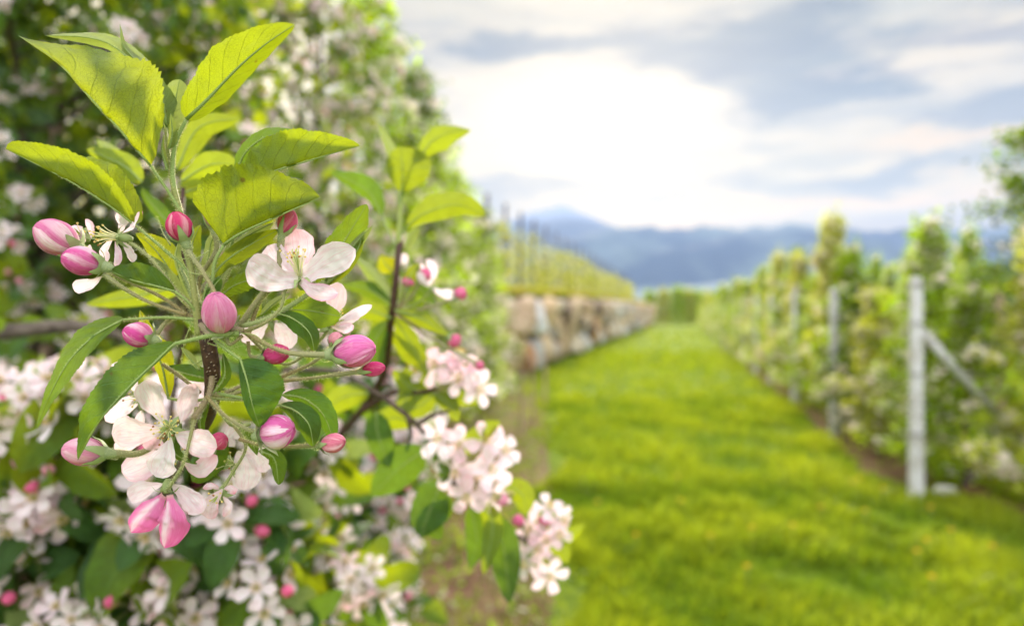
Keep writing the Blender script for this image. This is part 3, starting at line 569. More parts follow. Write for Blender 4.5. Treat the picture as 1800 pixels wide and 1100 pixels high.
    S.blossom((478, 560, 3.0), [
        D(L=[(470, 560, 3.0), (448, 580, 3.0), (425, 600, 3.0)], w=(26, 26), pink=.05), D(L=[(480, 560, 3.0), (500, 590, 3.0), (505, 615, 3.0)], w=(24, 24), pink=.05)], ns=4)
    # buds ---------------------------------------------------------------
    S.bud((136, 438, 0), (63, 396, -.3), 62, (.74, .22, .45), (.95, .80, .84), streak=.95, seed=3, ped=[(335, 556, .5), (280, 520, .6), (215, 490, .4), (160, 460, .2), (138, 440, 0)], sepal=.3, open_=.02)
    S.bud((180, 468, -.5), (108, 450, -1.0), 52, (.74, .12, .40), (.94, .76, .87), streak=.55, seed=8, ped=[(328, 554, .1), (260, 530, -.2), (215, 505, -.4), (182, 482, -.5)], sepal=.4)
    S.bud((325, 424, -.2), (305, 373, -.4), 45, (.68, .05, .19), (.90, .46, .54), streak=.45, seed=12, ped=[(384, 560, -.5), (378, 516, -.4), (356, 478, -.3), (330, 440, -.2)], sepal=.8, pedr=(.0010, .0009, .0012))
    S.bud((392, 580, -.4), (377, 517, -1.8), 57, (.86, .27, .55), (.95, .76, .88), streak=.6, seed=21, ped=[(426, 590, -.2), (405, 605, -.2), (396, 592, -.3)], sepal=.3, blunt=.2)
    S.bud((268, 596, -.2), (216, 580, -.5), 46, (.70, .08, .36), (.95, .76, .86), streak=.6, seed=33, ped=[(346, 556, .4), (300, 560, .3), (272, 592, 0)], sepal=.3, blunt=.3)
    S.bud((464, 628, .5), (508, 617, .2), 37, (.70, .06, .26), (.80, .24, .40), streak=.15, seed=41, ped=[(436, 600, .6), (440, 625, .7), (458, 628, .5)], sepal=.7)
    S.bud((588, 622, 0), (659, 612, -.4), 60, (.82, .20, .52), (.95, .64, .84), streak=.5, seed=52, ped=[(428, 582, 0), (462, 602, -.2), (508, 620, -.3), (576, 624, 0)], sepal=.75, twist=-.25, pedr=(.0011, .0009, .0015))
    S.bud((636, 652, .6), (677, 645, .5), 28, (.72, .06, .24), (.84, .26, .42), streak=.2, seed=61, ped=[(492, 670, .9), (550, 664, .8), (630, 653, .6)], sepal=.9)
    S.bud((584, 608, 1.1), (597, 585, 1.0), 29, (.84, .38, .45), (.93, .66, .70), streak=.4, seed=63, ped=[(490, 665, 1.2), (545, 640, 1.2), (580, 614, 1.1)], sepal=.8)
    S.bud((460, 764, -.2), (516, 752, -.4), 62, (.74, .10, .42), (.96, .84, .91), streak=1.0, seed=71, ped=[(362, 696, 0), (395, 730, -.2), (430, 752, -.3), (456, 762, -.2)], sepal=.35, open_=.05, twist=.1)
    S.bud((565, 782, .7), (606, 774, .4), 36, (.82, .24, .36), (.95, .64, .72), streak=.5, seed=83, ped=[(420, 772, .8), (480, 785, .8), (562, 782, .7)], sepal=.7)
    S.bud((186, 796, .9), (110, 790, .6), 50, (.84, .36, .56), (.94, .68, .78), streak=.7, seed=91, ped=[(340, 712, 1.2), (260, 790, 1.2), (200, 797, 1.0)], sepal=.75, open_=.25, pedr=(.0010, .0010, .0018))
    S.bud((496, 412, .3), (514, 370, .4), 34, (.78, .13, .28), (.92, .46, .56), streak=.4, seed=95, ped=[(436, 590, .6), (456, 530, .6), (488, 490, .5), (494, 420, .4)], sepal=1.1, open_=.2, pedr=(.0010, .0010, .0018))
    S.bud((374, 402, 1.0), (364, 348, 1.1), 26, (.88, .45, .58), (.96, .75, .82), streak=.5, seed=97, ped=[(350, 548, 1), (352, 490, 1), (380, 440, 1), (376, 408, 1)], sepal=.9, pedr=(.0010, .0010, .0012))
    S.bud((376, 782, 1.2), (394, 768, .9), 34, (.80, .10, .28), (.90, .40, .50), streak=.3, seed=99, sepal=.1)
    S.bud((232, 384, 1.4), (246, 366, 1.5), 24, (.84, .30, .40), (.94, .62, .70), streak=.3, seed=100, sepal=.3)
    for L, r, t in [([(492, 664, .9), (450, 680, .9), (400, 694, .7), (370, 694, .4)], .0008, (.24, .22, .09)), ([(490, 655, 1.2), (440, 672, 1.1), (395, 690, .7)], .0008, (.26, .22, .12)),
                    ([(286, 640, .6), (320, 664, .4), (352, 690, .2)], .0008, (.20, .16, .07)), ([(372, 700, .6), (420, 702, .7), (470, 700, 1)], .0007, (.28, .33, .12)),
                    ([(346, 735, 0), (356, 712, .1), (366, 698, .2)], .0013, (.25, .21, .15)), ([(372, 700, .6), (398, 738, .9), (412, 748, 1.2), (440, 745, 1.2)], .0008, (.26, .30, .12)),
                    ([(338, 535, .3), (300, 508, .4), (255, 492, .5), (238, 486, .5)], .0009, (.26, .20, .12)), ([(356, 560, .2), (380, 520, .4), (398, 480, .5), (410, 462, .5)], .0012, (.24, .28, .09)),
                    ([(420, 575, .4), (444, 540, .3), (470, 505, .2), (480, 480, .3)], .0013, (.25, .25, .12)), ([(425, 573, 0), (470, 560, .3), (530, 525, .6), (570, 495, .9)], .0011, (.26, .32, .12)),
                    ([(350, 556, .4), (330, 500, .6), (318, 470, .7)], .0007, (.26, .32, .14)), ([(352, 540, .5), (334, 470, .8), (322, 432, .9)], .0009, (.24, .30, .10))]:
        S.stem(L, r, t, hair=14000)
    # stipules: thin tapering green threads
    for L in [[(340, 560, 0), (325, 600, .1), (318, 640, .2)], [(300, 432, .3), (286, 408, .2), (276, 380, .2)], [(345, 500, .1), (342, 460, .1), (300, 400, 0)], [(368, 440, -.2), (340, 455, -.2), (300, 452, -.1)],
              [(420, 585, -.3), (450, 590, -.4), (470, 610, -.3)], [(356, 600, 0), (400, 612, -.2), (430, 606, -.2)], [(330, 478, -.1), (350, 482, -.2), (374, 478, -.2)], [(368, 625, .3), (340, 640, .3), (326, 630, .3)]]:
        S.stem(L, [.00030, .00022, .00006], (.30, .36, .12), name='stipule', hair=3000, n=12, sides=5)
    # scar and bud scales of the spur
    mb = MB()
    for k in range(26):
        y = S.rng.uniform(570, 700); p = S.w(356 + (y - 560) * .15 + S.rng.uniform(-9, 9), y, -.05); tube(mb, [p + [0, -.0002, 0], p + [0, .0008, .0003]], .00022, 5, (.34, .26, .19))
    mb.build('lenticel', STEM, S.root)
    return S
HERO = build_hero()

# ================================================================== shoots a little behind, softly out of focus
ORD = ['first', 'second', 'third', 'fourth', 'fifth', 'sixth', 'seventh', 'eighth', 'ninth', 'tenth', 'eleventh', 'twelfth', 'thirteenth', 'fourteenth', 'fifteenth', 'sixteenth', 'seventeenth', 'eighteenth', 'nineteenth']
TENS = {2: 'twenty', 3: 'thirty', 4: 'forty', 5: 'fifty', 6: 'sixty'}
def ordinal(i):
    i += 1
    if i < 20: return ORD[i - 1]
    t, u = divmod(i, 10)
    return (TENS[t][:-1] + 'ieth') if u == 0 else TENS[t] + '-' + ORD[u - 1]
def soft_leaf(S, L, w, kind='young', top=False, wr=None, d=.3, **kw):
    S.leaf(L, w, d, wr if wr is not None else w, d, kind, top=top, pr=.0008, **kw)
def soft_flower(S, px, py, dd, R, seed, face=(0, -1, .2), pink=.2, ped=None, n=5, cup=.22):
    """open flower of real size; petals laid radially round its axis"""
    rng = np.random.default_rng(seed); c = S.w(px, py, dd); ax = unit(np.array(face) + rng.normal(size=3) * .15); a = unit(np.cross(ax, [.2, .1, 1])); b = np.cross(ax, a)
    root = MB(); tube(root, [c - ax * .009, c - ax * .005, c - ax * .001], [.0012, .0026, .0018], 8, (.28, .34, .14), n=5)
    if ped is not None: tube(root, np.array([c - ax * .008, (c - ax * .016) * .6 + S.w(*ped) * .4, S.w(*ped)]), .0009, 6, (.28, .28, .12), n=8)
    bl = root.build('blossom', [STEM], S.root); th0 = rng.uniform(0, 6)
    for k in range(n):
        th = th0 + k * 2 * math.pi / 5 + rng.normal() * .08; e = a * math.cos(th) + b * math.sin(th); side = np.cross(ax, e); m = 9
        cu = cup + rng.normal() * .15; C = catmull([c + e * .001, c + e * R * .55 + ax * R * cu * .35, c + e * R * (1 - .25 * abs(cu)) + ax * R * cu * rng.uniform(.4, 1.0)], m)
        hw = R * rng.uniform(.30, .38); pk = pink * rng.uniform(.3, 1.5); mb = MB()
        def tf(ss, tt, pk=pk):
            kk = np.clip(pk * (.3 + .9 * ss), 0, 1)[:, None]; return np.array([.95, .92, .94]) * (1 - kk) + np.array([.90, .50, .62]) * kk
        ribbon(mb, C, np.tile(-side * hw, (m, 1)), np.tile(side * hw, (m, 1)), np.tile(ax * R * .18, (m, 1)), np.tile(ax * R * .18, (m, 1)), prof_petal, nt=3, power=2, edge_wave=.15, rng=rng, tintf=tf)
        mb.build('petal', PETAL, bl)
    mb = MB()
    for k in range(12):
        th = 2.4 * k; q = ((k + .5) / 12) ** .5; d = unit(ax + (a * math.cos(th) + b * math.sin(th)) * .7 * q); p = c + d * .008
        tube(mb, [c, p], [.00025, .0002], 4, (.8, .8, .5), n=3); tube(mb, [p - d * .0008, p + d * .0008], [.0007, .0007], 5, (.72, .56, .2), n=3)
    mb.build('stamens', STAMEN, bl)
def build_soft():
    # second upright shoot
    S = Branch('apple_branch', 'soft upright shoot with a heart-shaped leaf on top, between the sharp leaves and the sky', .56, (695, 560), seed=11, quality=.5)
    S.stem([(560, 800, 40), (620, 740, 22), (672, 660, 7), (686, 575, 1), (693, 520, 0), (699, 460, 0), (702, 425, 0)], [.0062, .0052, .0044, .0040, .0034, .0030, .0026], name='twig', mat=TWIG, hair=0)
    S.stem([(701, 430, 0), (703, 385, 0), (706, 335, 0)], [.0026, .0020, .0014], (.30, .36, .10))
    soft_leaf(S, [(706, 338, -.5), (708, 300, -1), (704, 258, -1)], [18, 30, 30, 20], wr=[30, 50, 50, 34], a=.5, b=.28, petiole=[(703, 360, 0), (706, 338, -.5)])
    soft_leaf(S, [(735, 285, .5), (758, 250, .5), (790, 234, .5), (828, 229, .5)], [10, 22, 14], wr=[10, 26, 18], petiole=[(707, 345, 0), (735, 285, .5)])
    soft_leaf(S, [(716, 398, -.5), (745, 376, -1), (800, 360, -1), (853, 378, 0)], [14, 28, 26, 22], wr=[14, 22, 12], petiole=[(702, 415, 0), (716, 398, -.5)], a=.4, b=.45)
    soft_leaf(S, [(698, 335, 1), (690, 280, 1), (664, 215, 1)], 8, wr=[10, 14, 10], kind='fold', petiole=[(703, 370, .5), (698, 335, 1)])
    soft_leaf(S, [(672, 380, 0), (645, 335, 0), (580, 302, 0)], [8, 14, 12], wr=[14, 24, 20], kind='mature', top=True, petiole=[(699, 442, 0), (684, 410, 0), (672, 380, 0)], tint=np.array([1.3, 1.3, 1]))
    soft_leaf(S, [(712, 440, 1), (726, 412, 1), (738, 400, 1)], 9, kind='fold')
    soft_leaf(S, [(690, 478, .5), (676, 462, .5), (668, 448, .5)], [14, 18, 12], tint=np.array([1.3, 1.1, .5]))
    soft_leaf(S, [(690, 530, 0), (660, 490, 0), (618, 445, -.4)], [8, 14, 9], kind='fold', d=.8)
    soft_leaf(S, [(692, 540, 0), (650, 510, 0), (600, 500, 0)], [8, 16, 12], kind='mature', top=True, tint=np.array([1.5, 1.3, 1]))
    soft_leaf(S, [(688, 560, 0), (645, 545, 0), (610, 560, 0)], [10, 20, 14])
    soft_leaf(S, [(712, 500, -.4), (726, 478, -.5), (738, 462, -.5)], [8, 14, 10])
    soft_leaf(S, [(694, 545, -.5), (740, 560, -1), (790, 590, -.8)], [10, 14, 10], wr=[8, 15, 10])
    soft_leaf(S, [(690, 555, 1), (720, 600, 1), (740, 640, 1)], [10, 18, 14])
    soft_leaf(S, [(686, 560, 1), (660, 600, 1), (670, 650, 1.5)], [12, 20, 16], kind='mature', top=True)
    soft_leaf(S, [(695, 470, 2), (730, 500, 2), (770, 540, 2)], [8, 12, 10], kind='mature', top=True)
    soft_leaf(S, [(684, 580, 2), (720, 615, 2), (752, 660, 2)], [14, 22, 16], kind='young')
    for b, t, w_ in [((716, 506, 0), (721, 484, 0), 23), ((742, 492, .3), (753, 472, .3), 24), ((800, 524, 0), (818, 508, 0), 25), ((790, 592, 0), (808, 606, 0), 27), ((834, 636, 1), (850, 648, 1), 18)]:
        S.bud(b, t, w_, (.80, .16, .36), (.92, .5, .62), ped=[(694, 548, .5), ((694 + b[0]) / 2, (548 + b[1]) / 2 + 6, .4), b], sepal=.5, streak=.2, pedr=(.0010, .0009, .0012))
    D = dict
    S.blossom((762, 502, .2), [
        D(L=[(758, 504, .2), (745, 482, .2), (738, 462, .2)], w=(8, 10), pink=.05), D(L=[(760, 506, 0), (775, 515, -.3), (808, 522, -.3)], w=([8, 14, 10], [8, 12, 8]), pink=.04),
        D(L=[(758, 500, 0), (762, 475, 0), (750, 455, .2)], w=(9, 11), pink=.05), D(L=[(756, 504, -.2), (742, 492, -.5), (736, 476, -.6)], w=(9, 9), pink=.05)],
        ped=[(694, 548, .5), (730, 535, .3), (762, 508, .2)], stam_dir=(.5, -.3, 1), ns=10)
    S.blossom((710, 470, .6), [D(L=[(712, 478, .6), (708, 462, .6), (712, 444, .6)], w=(9, 11), pink=.05)], ns=3)
    # flowers drooping to the right of it
    S = Branch('apple_branch', 'soft pale pink flower group under the heart-leaf shoot, in front of the grass edge', .60, (760, 660), seed=12, quality=.5)
    S.stem([(640, 720, 10), (690, 690, 4), (735, 690, 1), (768, 682, .5)], [.0032, .0024, .0016], name='twig', mat=TWIG, hair=0)
    for i, (px, py, dd, R, f, pk) in enumerate([(768, 645, 0, .021, (-.3, -1, .5), .35), (742, 650, .6, .016, (-.8, -.5, .2), .15), (806, 628, .4, .014, (.2, -.2, 1), .05), (806, 665, -.2, .020, (0, -1, .1), .45), (838, 682, -.4, .020, (.6, -1, .1), .08), (790, 640, 1.0, .018, (.2, -.6, .8), .3), (822, 658, .8, .017, (.4, -.8, .3), .3)]):
        soft_flower(S, px, py, dd, R, 100 + i, f, pk, ped=(762, 690, .6))
    for L, w_ in [([(765, 690, .5), (735, 715, .4), (700, 720, .4)], 20), ([(765, 690, .5), (790, 712, .4), (806, 742, .6)], 16), ([(760, 690, 1), (740, 660, 1.4), (700, 655, 1.6)], 18), ([(765, 690, 1), (800, 700, 1), (850, 705, 1)], 14), ([(750, 690, 1), (720, 680, 1.2), (690, 650, 1.5)], 17)]:
        soft_leaf(S, L, w_)
    # brown limb falling to the right with the white flower heads
    S = Branch('apple_branch', 'drooping brown twig below the sharp buds, ending in a dense head of white blossoms', .60, (730, 750), seed=13, quality=.5)
    S.stem([(380, 660, 60), (480, 650, 24), (560, 650, 6), (610, 658, 3), (655, 688, 1), (700, 716, 0), (735, 750, 0), (770, 790, .5), (800, 850, 1.0)], [.0085, .0066, .0054, .0046, .0042, .0036, .0030, .0024, .0018], name='twig', mat=BARK, hair=0, n=34)
    S.stem([(716, 730, 0), (722, 760, 0), (716, 790, .4)], [.0022, .0016], name='twig', mat=BARK, hair=0)
    S.stem([(735, 745, 0), (760, 730, 0), (790, 722, 0)], [.0024, .0014], name='twig', mat=BARK, hair=0)
    for L, w_, k in [([(662, 724, 0), (664, 760, 0), (684, 822, 0)], 25, 'mature'), ([(748, 790, 0), (705, 820, 0), (652, 872, .3)], 34, 'mature'), ([(772, 858, .3), (752, 905, 0), (740, 945, 0)], 34, 'mature'), ([(790, 870, 1), (760, 915, 1), (775, 950, 1)], 26, 'mature'),
                     ([(838, 880, 0), (866, 920, 0), (850, 1010, 0)], 18, 'young'), ([(828, 890, 1), (838, 950, 1), (826, 1000, 1)], 20, 'mature'), ([(888, 850, .5), (918, 870, .5), (925, 905, .5)], 22, 'young'), ([(860, 900, 1), (885, 960, 1), (895, 1060, 1)], 28, 'mature'),
                     ([(730, 745, 1), (690, 735, 1), (640, 760, 1.4)], 22, 'young'), ([(650, 690, 1), (600, 700, 1.4), (560, 735, 2)], 22, 'young'), ([(700, 720, 1), (720, 690, 1.4), (700, 660, 2)], 20, 'young'), ([(800, 800, 1), (850, 760, 1), (880, 740, 1)], 18, 'young'), ([(764, 790, -.4), (780, 830, -.4), (775, 850, 0)], 14, 'mature')]:
        soft_leaf(S, L, w_, k, top=(k == 'mature'))
    spots = [(775, 770), (800, 825), (852, 775), (862, 822), (882, 792), (822, 868), (866, 868), (838, 832), (808, 778)]
    for i, (px, py) in enumerate(spots):
        soft_flower(S, px, py, (i * 37 % 5) * .5 - .8, (.0235, .0225, .021, .0235, .020, .020, .021, .022, .019)[i], 200 + i, ((px - 820) / 90, -1, (815 - py) / 110), .08 + .3 * (i % 3 == 2), ped=(812, 828, 1.2))
    for b, t in [((876, 872, 0), (890, 886, 0)), ((806, 880, 0), (812, 900, 0))]: S.bud(b, t, 24, (.85, .35, .5), (.93, .65, .72), ped=[(812, 828, 1.2), b], sepal=.4, streak=.3, pedr=(.001, .001, .001))
    S = Branch('apple_branch', 'lowest soft blossom group reaching out over the grass, with two pink buds', .66, (940, 940), seed=14, quality=.5)
    S.stem([(780, 840, 6), (840, 880, 3), (890, 930, 1), (930, 950, 0), (950, 960, 0)], [.0034, .0028, .0020, .0015], name='twig', mat=BARK, hair=0, n=24)
    for i, (px, py, R, f, pk) in enumerate([(965, 895, .019, (.2, -.4, 1), .15), (985, 912, .017, (.8, -.6, .3), .05), (932, 925, .020, (-.2, -1, .5), .3), (960, 945, .019, (.1, -1, .2), .4), (925, 985, .022, (-.3, -1, -.3), .15), (964, 1008, .022, (.1, -1, -.3), .15), (948, 960, .017, (0, -1, 0), .2), (978, 935, .016, (.5, -1, 0), .2)]):
        soft_flower(S, px, py, (i % 3) * .5 - .5, R, 300 + i, f, pk, ped=(935, 950, .6))
    for b, t, w_ in [((918, 925, 0), (905, 905, 0), 22), ((905, 948, 0), (886, 934, 0), 20), ((955, 925, -.3), (958, 906, -.3), 22)]: S.bud(b, t, w_, (.80, .16, .38), (.92, .5, .64), ped=[(930, 955, .6), b], sepal=.4, streak=.2, pedr=(.001, .001, .001))
    for L, w_, k in [([(975, 955, .6), (1000, 942, .4), (1028, 922, .2)], 12, 'young'), ([(960, 960, .6), (985, 965, .4), (998, 990, .3)], 16, 'young'), ([(940, 960, 1), (900, 1000, 1), (885, 1050, 1)], 22, 'mature'), ([(935, 955, 1), (900, 975, 1), (870, 1000, 1)], 16, 'mature')]: soft_leaf(S, L, w_, k, top=(k == 'mature'))
    # broad blurred leaves behind the sharp ones, upper left
    S = Branch('apple_branch', 'blurred leafy shoot right behind the sharp stem, with broad light green leaves', .46, (330, 380), seed=15, quality=.5)
    S.stem([(290, 800, 40), (310, 660, 14), (330, 560, 3), (325, 480, 1), (318, 400, 0), (322, 330, 0)], [.0026, .0022, .0014], name='twig', mat=TWIG, hair=0)
    for L, w_, k in [([(250, 320, 0), (215, 290, 0), (152, 262, 0)], 22, 'young'), ([(310, 300, 0), (350, 225, 0), (425, 208, 0)], 22, 'young'), ([(318, 320, 0), (370, 290, 0), (425, 290, 0)], 26, 'young'), ([(250, 320, .5), (200, 275, .5), (170, 245, .5)], 16, 'fold'),
                     ([(320, 340, 0), (360, 330, 1), (420, 340, 1)], 22, 'young'), ([(320, 420, 1), (260, 350, 1), (250, 330, 1)], 14, 'mature'), ([(330, 500, 1), (240, 520, 1), (150, 535, 1)], 18, 'young'), ([(322, 560, 1), (420, 620, 2), (480, 640, 2)], 20, 'mature')]: soft_leaf(S, L, w_, k, top=(k == 'mature'))
build_soft()

# ================================================================== general parts for the near trees (real size, origin at base)
RNG = np.random.default_rng(77)
def frame(z, roll):
    z = unit(z); a = unit(np.cross(z, [.3, .7, .1])); b = np.cross(z, a); c, s_ = math.cos(roll), math.sin(roll)
    return np.stack([a * c + b * s_, -a * s_ + b * c, z], 1)      # columns x,y,z
def flower_mb(R, seed, pink, lod=1):
    rng = np.random.default_rng(seed); mb = MB(); cup = rng.uniform(.15, .6); m, nt = (6, 2) if lod else (4, 1)
    for k in range(5):
        th = k * 2 * math.pi / 5 + rng.normal() * .1; e = np.array([math.cos(th), math.sin(th), 0]); side = np.array([-e[1], e[0], 0]); z = np.array([0, 0, 1.])
        cu = cup + rng.normal() * .15; C = catmull([e * .001, e * R * .55 + z * R * cu * .35, e * R * .95 + z * R * cu * .8], m); hw = R * .36; pk = pink * rng.uniform(.2, 1.6)
        ribbon(mb, C, np.tile(-side * hw, (m, 1)), np.tile(side * hw, (m, 1)), np.tile(z * R * .15, (m, 1)), np.tile(z * R * .15, (m, 1)), prof_petal, nt=nt, power=2,
               tintf=lambda ss, tt: (lambda kk: np.array([.95, .92, .93]) * (1 - kk) + np.array([.90, .52, .60]) * kk)(np.clip(pk * (.3 + .9 * ss), 0, 1)[:, None]))
    tube(mb, [(0, 0, -.008), (0, 0, -.001), (0, 0, .006)], [.0012, .0026, .0018], 6, (.35, .40, .14), n=4)
    for k in range(7):
        th = k * .9; tube(mb, [(0, 0, 0), (math.cos(th) * .005, math.sin(th) * .005, .008)], [.0004, .0009], 4, (.78, .64, .25), n=3)
    return mb
def leaf_mb(L, seed):
    rng = np.random.default_rng(seed); mb = MB(); n = 11; dr = rng.uniform(.1, .55); C = catmull([(0, 0, 0), (0, L * .5, L * .12), (0, L * .98, -L * dr)], n)
    up = np.array([0, -dr * .4, 1.]); w = L * rng.uniform(.26, .33); fold = rng.uniform(.1, .5)
    ribbon(mb, C, np.tile([-w, 0, 0], (n, 1)).astype(float), np.tile([w, 0, 0], (n, 1)).astype(float), np.tile(up * w * fold, (n, 1)), np.tile(up * w * fold, (n, 1)), lambda s_: prof_leaf(s_, .5, .6), nt=2, power=1.2, edge_wave=.12, rng=rng)
    return mb
def bud_mb(seed):
    rng = np.random.default_rng(seed); mb = MB(); c = np.array([.80, .18, .36]) if seed % 2 else np.array([.88, .42, .55])
    tube(mb, [(0, 0, -.004), (0, 0, 0), (0, 0, .005), (0, 0, .011), (0, 0, .015)], [.0014, .0040, .0066, .0052, .0006], 8, c, n=10); tube(mb, [(0, 0, -.006), (0, 0, -.002), (0, 0, .002)], [.001, .003, .0050], 6, (.3, .36, .15), n=4); return mb
CROWN_BARK = BARK
PF = [flower_mb(.0225 + .0012 * (i % 3), 500 + i, (.05, .2, .45, .1, .3, .05)[i]) for i in range(6)]
PL = [leaf_mb(.052 + .008 * (i % 3), 600 + i) for i in range(5)]
PB = [bud_mb(700 + i) for i in range(2)]
FM = [p.mesh('blossom', PETAL) for p in PF]; BM = [p.mesh('flower_bud', PETAL) for p in PB]
LM = [p.mesh('leaf', LEAF[('young', 'mature', 'young', 'mature', 'fold')[i]]) for i, p in enumerate(PL)]
def cluster_layout(rng):
    """local places of the pieces of one blossom cluster: list of (kind, variant, position, frame, scale)"""
    out = []; nf = rng.integers(4, 8)
    for k in range(nf):
        th = k * 2.4 + rng.uniform(-.3, .3); ph = .15 + .95 * ((k + .3) / nf) ** .6; d = np.array([math.sin(ph) * math.cos(th), math.sin(ph) * math.sin(th), math.cos(ph)]); p = d * rng.uniform(.030, .042)
        if rng.random() < .80: out.append(('f', int(rng.integers(6)), p, frame(d + rng.normal(size=3) * .25, rng.uniform(0, 6)), rng.uniform(.85, 1.1)))
        else: out.append(('b', int(rng.integers(2)), p, frame(d, 0), rng.uniform(.8, 1.2)))
    for k in range(rng.integers(4, 7)):
        th = k * 1.25 + rng.uniform(-.4, .4); el = rng.uniform(-.3, .7); y = np.array([math.cos(el) * math.cos(th), math.cos(el) * math.sin(th), math.sin(el)]); x = unit(np.cross(y, [0, 0, 1])); z = np.cross(x, y)
        out.append(('l', int(rng.integers(5)), y * .012, np.stack([x, y, z], 1), rng.uniform(.75, 1.3)))
    return out
def stalk_mb(lay):
    mb = MB(); tube(mb, [(0, 0, -.02), (0, 0, 0), (0, 0, .004)], [.0022, .0030, .0022], 6, (.16, .10, .06), n=4)
    for kd, v, p, F, s_ in lay:
        if kd in 'fb': tube(mb, [(0, 0, 0), p * .55 + np.array([0, 0, -.002]), p], .0007, 4, (.28, .30, .12), n=4)
    return mb
CL = [cluster_layout(np.random.default_rng(900 + i)) for i in range(7)]; CS = [stalk_mb(l) for l in CL]; CSM = [m.mesh('blossom_cluster', STEM) for m in CS]
def place_cluster(tree, v, pos, F, sc_=1.0):
    c = link('blossom_cluster', CSM[v], tree); M = Matrix(np.vstack([np.hstack([F * sc_, np.array(pos)[:, None]]), [0, 0, 0, 1]]).tolist()); c.matrix_local = M
    for kd, vv, p, FF, s_ in CL[v]:
        me = {'f': FM, 'b': BM, 'l': LM}[kd][vv]; o = link({'f': 'blossom', 'b': 'flower_bud', 'l': 'leaf'}[kd], me, c)
        o.matrix_local = Matrix(np.vstack([np.hstack([FF * s_, np.array(p)[:, None]]), [0, 0, 0, 1]]).tolist())
def flat_cluster(v, lod=True):
    mb = MB()
    V, Q, T, C, U = CS[v].arrays(); mb.add(V, Q, T, C, U, 0)
    for kd, vv, p, FF, s_ in CL[v]:
        V, Q, T, C, U = {'f': PF, 'b': PB, 'l': PL}[kd][vv].arrays(); V = (V * s_) @ FF.T + p
        mb.add(V, Q, T, C, U, 1 if kd != 'l' else (2 if vv % 2 else 3))
    return mb
FC = [flat_cluster(i) for i in range(7)]
def merged_clusters(name, items, parent, **kw):
    """one mesh of many clusters: items (variant, pos, frame, scale)"""
    mb = MB()
    for v, pos, F, s_ in items:
        V, Q, T, C, U = FC[v].arrays(); V = (V * s_) @ F.T + pos; k = mb.n
        mb.V.append(V); mb.C.append(C); mb.U.append(U); mb.Q.append(Q + k); mb.T.append(T + k); mb.MQ += FC[v].MQ; mb.MT += FC[v].MT; mb.n += len(V)
    return mb.build(name, [STEM, PETAL, LEAF['mature'], LEAF['young']], parent, **kw)
def limb_tree(rng, height, targets, tr=.035, lean=(0, 0)):
    """trunk and limbs (local), limbs end at targets"""
    tk = MB(); H = height; P = catmull([(0, 0, -.05), (lean[0] * .2 + .02, lean[1] * .2, H * .25), (lean[0] * .5 - .015, lean[1] * .5, H * .55), (lean[0], lean[1], H)], 24)
    tube(tk, P, [tr, tr * .85, tr * .6, tr * .2], 12); brs = []
    for t in targets:
        t = np.array(t); z0 = max(.35, min(H * .92, t[2] - .35 * math.hypot(t[0], t[1]))); k = int(np.clip(z0 / H * 23, 1, 22)); p0 = P[k]
        mid = (p0 * .5 + t * .5) + rng.normal(size=3) * .03 + np.array([0, 0, .04]); b = MB(); Q, r = tube(b, [p0, mid, t], [.013 * (1 - .5 * z0 / H), .009, .003], 8, n=12)
        brs.append((b, Q))
    return tk, brs

# ------------------------------------------------------------------ the near blossoming row on the left
def leaves_near(items, rng): return items
ROWX = {2: -1.42, 3: -1.30, 4: -1.12, 5: -.98, 6: -.86, 7: -.74, 8: -.60, 9: -.44, 10: -.36, 11: -.30}
def near_tree(idx, x, y, H, rad, ntarget, ncl, nparts, seed, zone=None):
    rng = np.random.default_rng(seed); root = empty('apple_tree', (x, y, 0), label=f'blossoming apple tree of the left row, {ordinal(idx)} from the camera', cat='tree', group='apple trees of the left row')
    tg = []
    for k in range(ntarget):
        z = .5 + (H - .8) * ((k + .5) / ntarget); th = k * 2.4 + rng.uniform(-.5, .5); r = rad(z) * rng.uniform(.65, 1.0); tg.append((r * math.cos(th), r * math.sin(th), z))
    tk, brs = limb_tree(rng, H, tg); tk.build('trunk', BARKG, root)
    for b, Q in brs: b.build('branch', BARK, root)
    items = []
    for k in range(ncl):
        for _ in range(60):
            z = .42 + (H - .45) * rng.random() ** 1.15; th = rng.uniform(0, 6.283); r = rad(z) * rng.random() ** .45 * rng.uniform(.6, 1.12); p = np.array([r * math.cos(th), r * math.sin(th), z])
            # keep to clumps round the limbs
            dm = min(np.min(np.linalg.norm(Q - p, axis=1)) for b, Q in brs)
            wp = p + np.array([x, y, 0]); Y = wp[1]; px = 900 + FPX * wp[0] / max(Y, .05); py = 550 - FPX * (wp[2] - CAMH) / max(Y, .05)
            if Y < .72: continue
            if dm > .17 and rng.random() < .75: continue
            if zone and not zone(px, py, Y): continue
            if px < 260 and py < 470 and rng.random() < .72: continue
            break
        else: continue
        d = unit(np.array([math.cos(th), math.sin(th), .5]) + rng.normal(size=3) * .5 + np.array([.3, -.6, 0])); vis = -60 < px < 1000 and -60 < py < 1160
        items.append((not vis, Y, int(rng.integers(7)), p, frame(d, rng.uniform(0, 6)), rng.uniform(.85, 1.1)))
    items.sort(key=lambda a: (a[0], a[1]))
    return root, items
T1zone = lambda px, py, Y: px < 640 + 110 * min(max((Y - 1.4) / 1.2, 0), 1) and not (Y < 1.15 and py < 600 and px > 130) and not (Y < 1.5 and py < 420 and px > 60)
r1 = lambda z: .95 if z < 1.6 else max(.35, .95 - (z - 1.6) * .30)
root1, it1 = near_tree(0, ROWX[2], 2.0, 3.6, r1, 34, 520, 100, 31, T1zone)
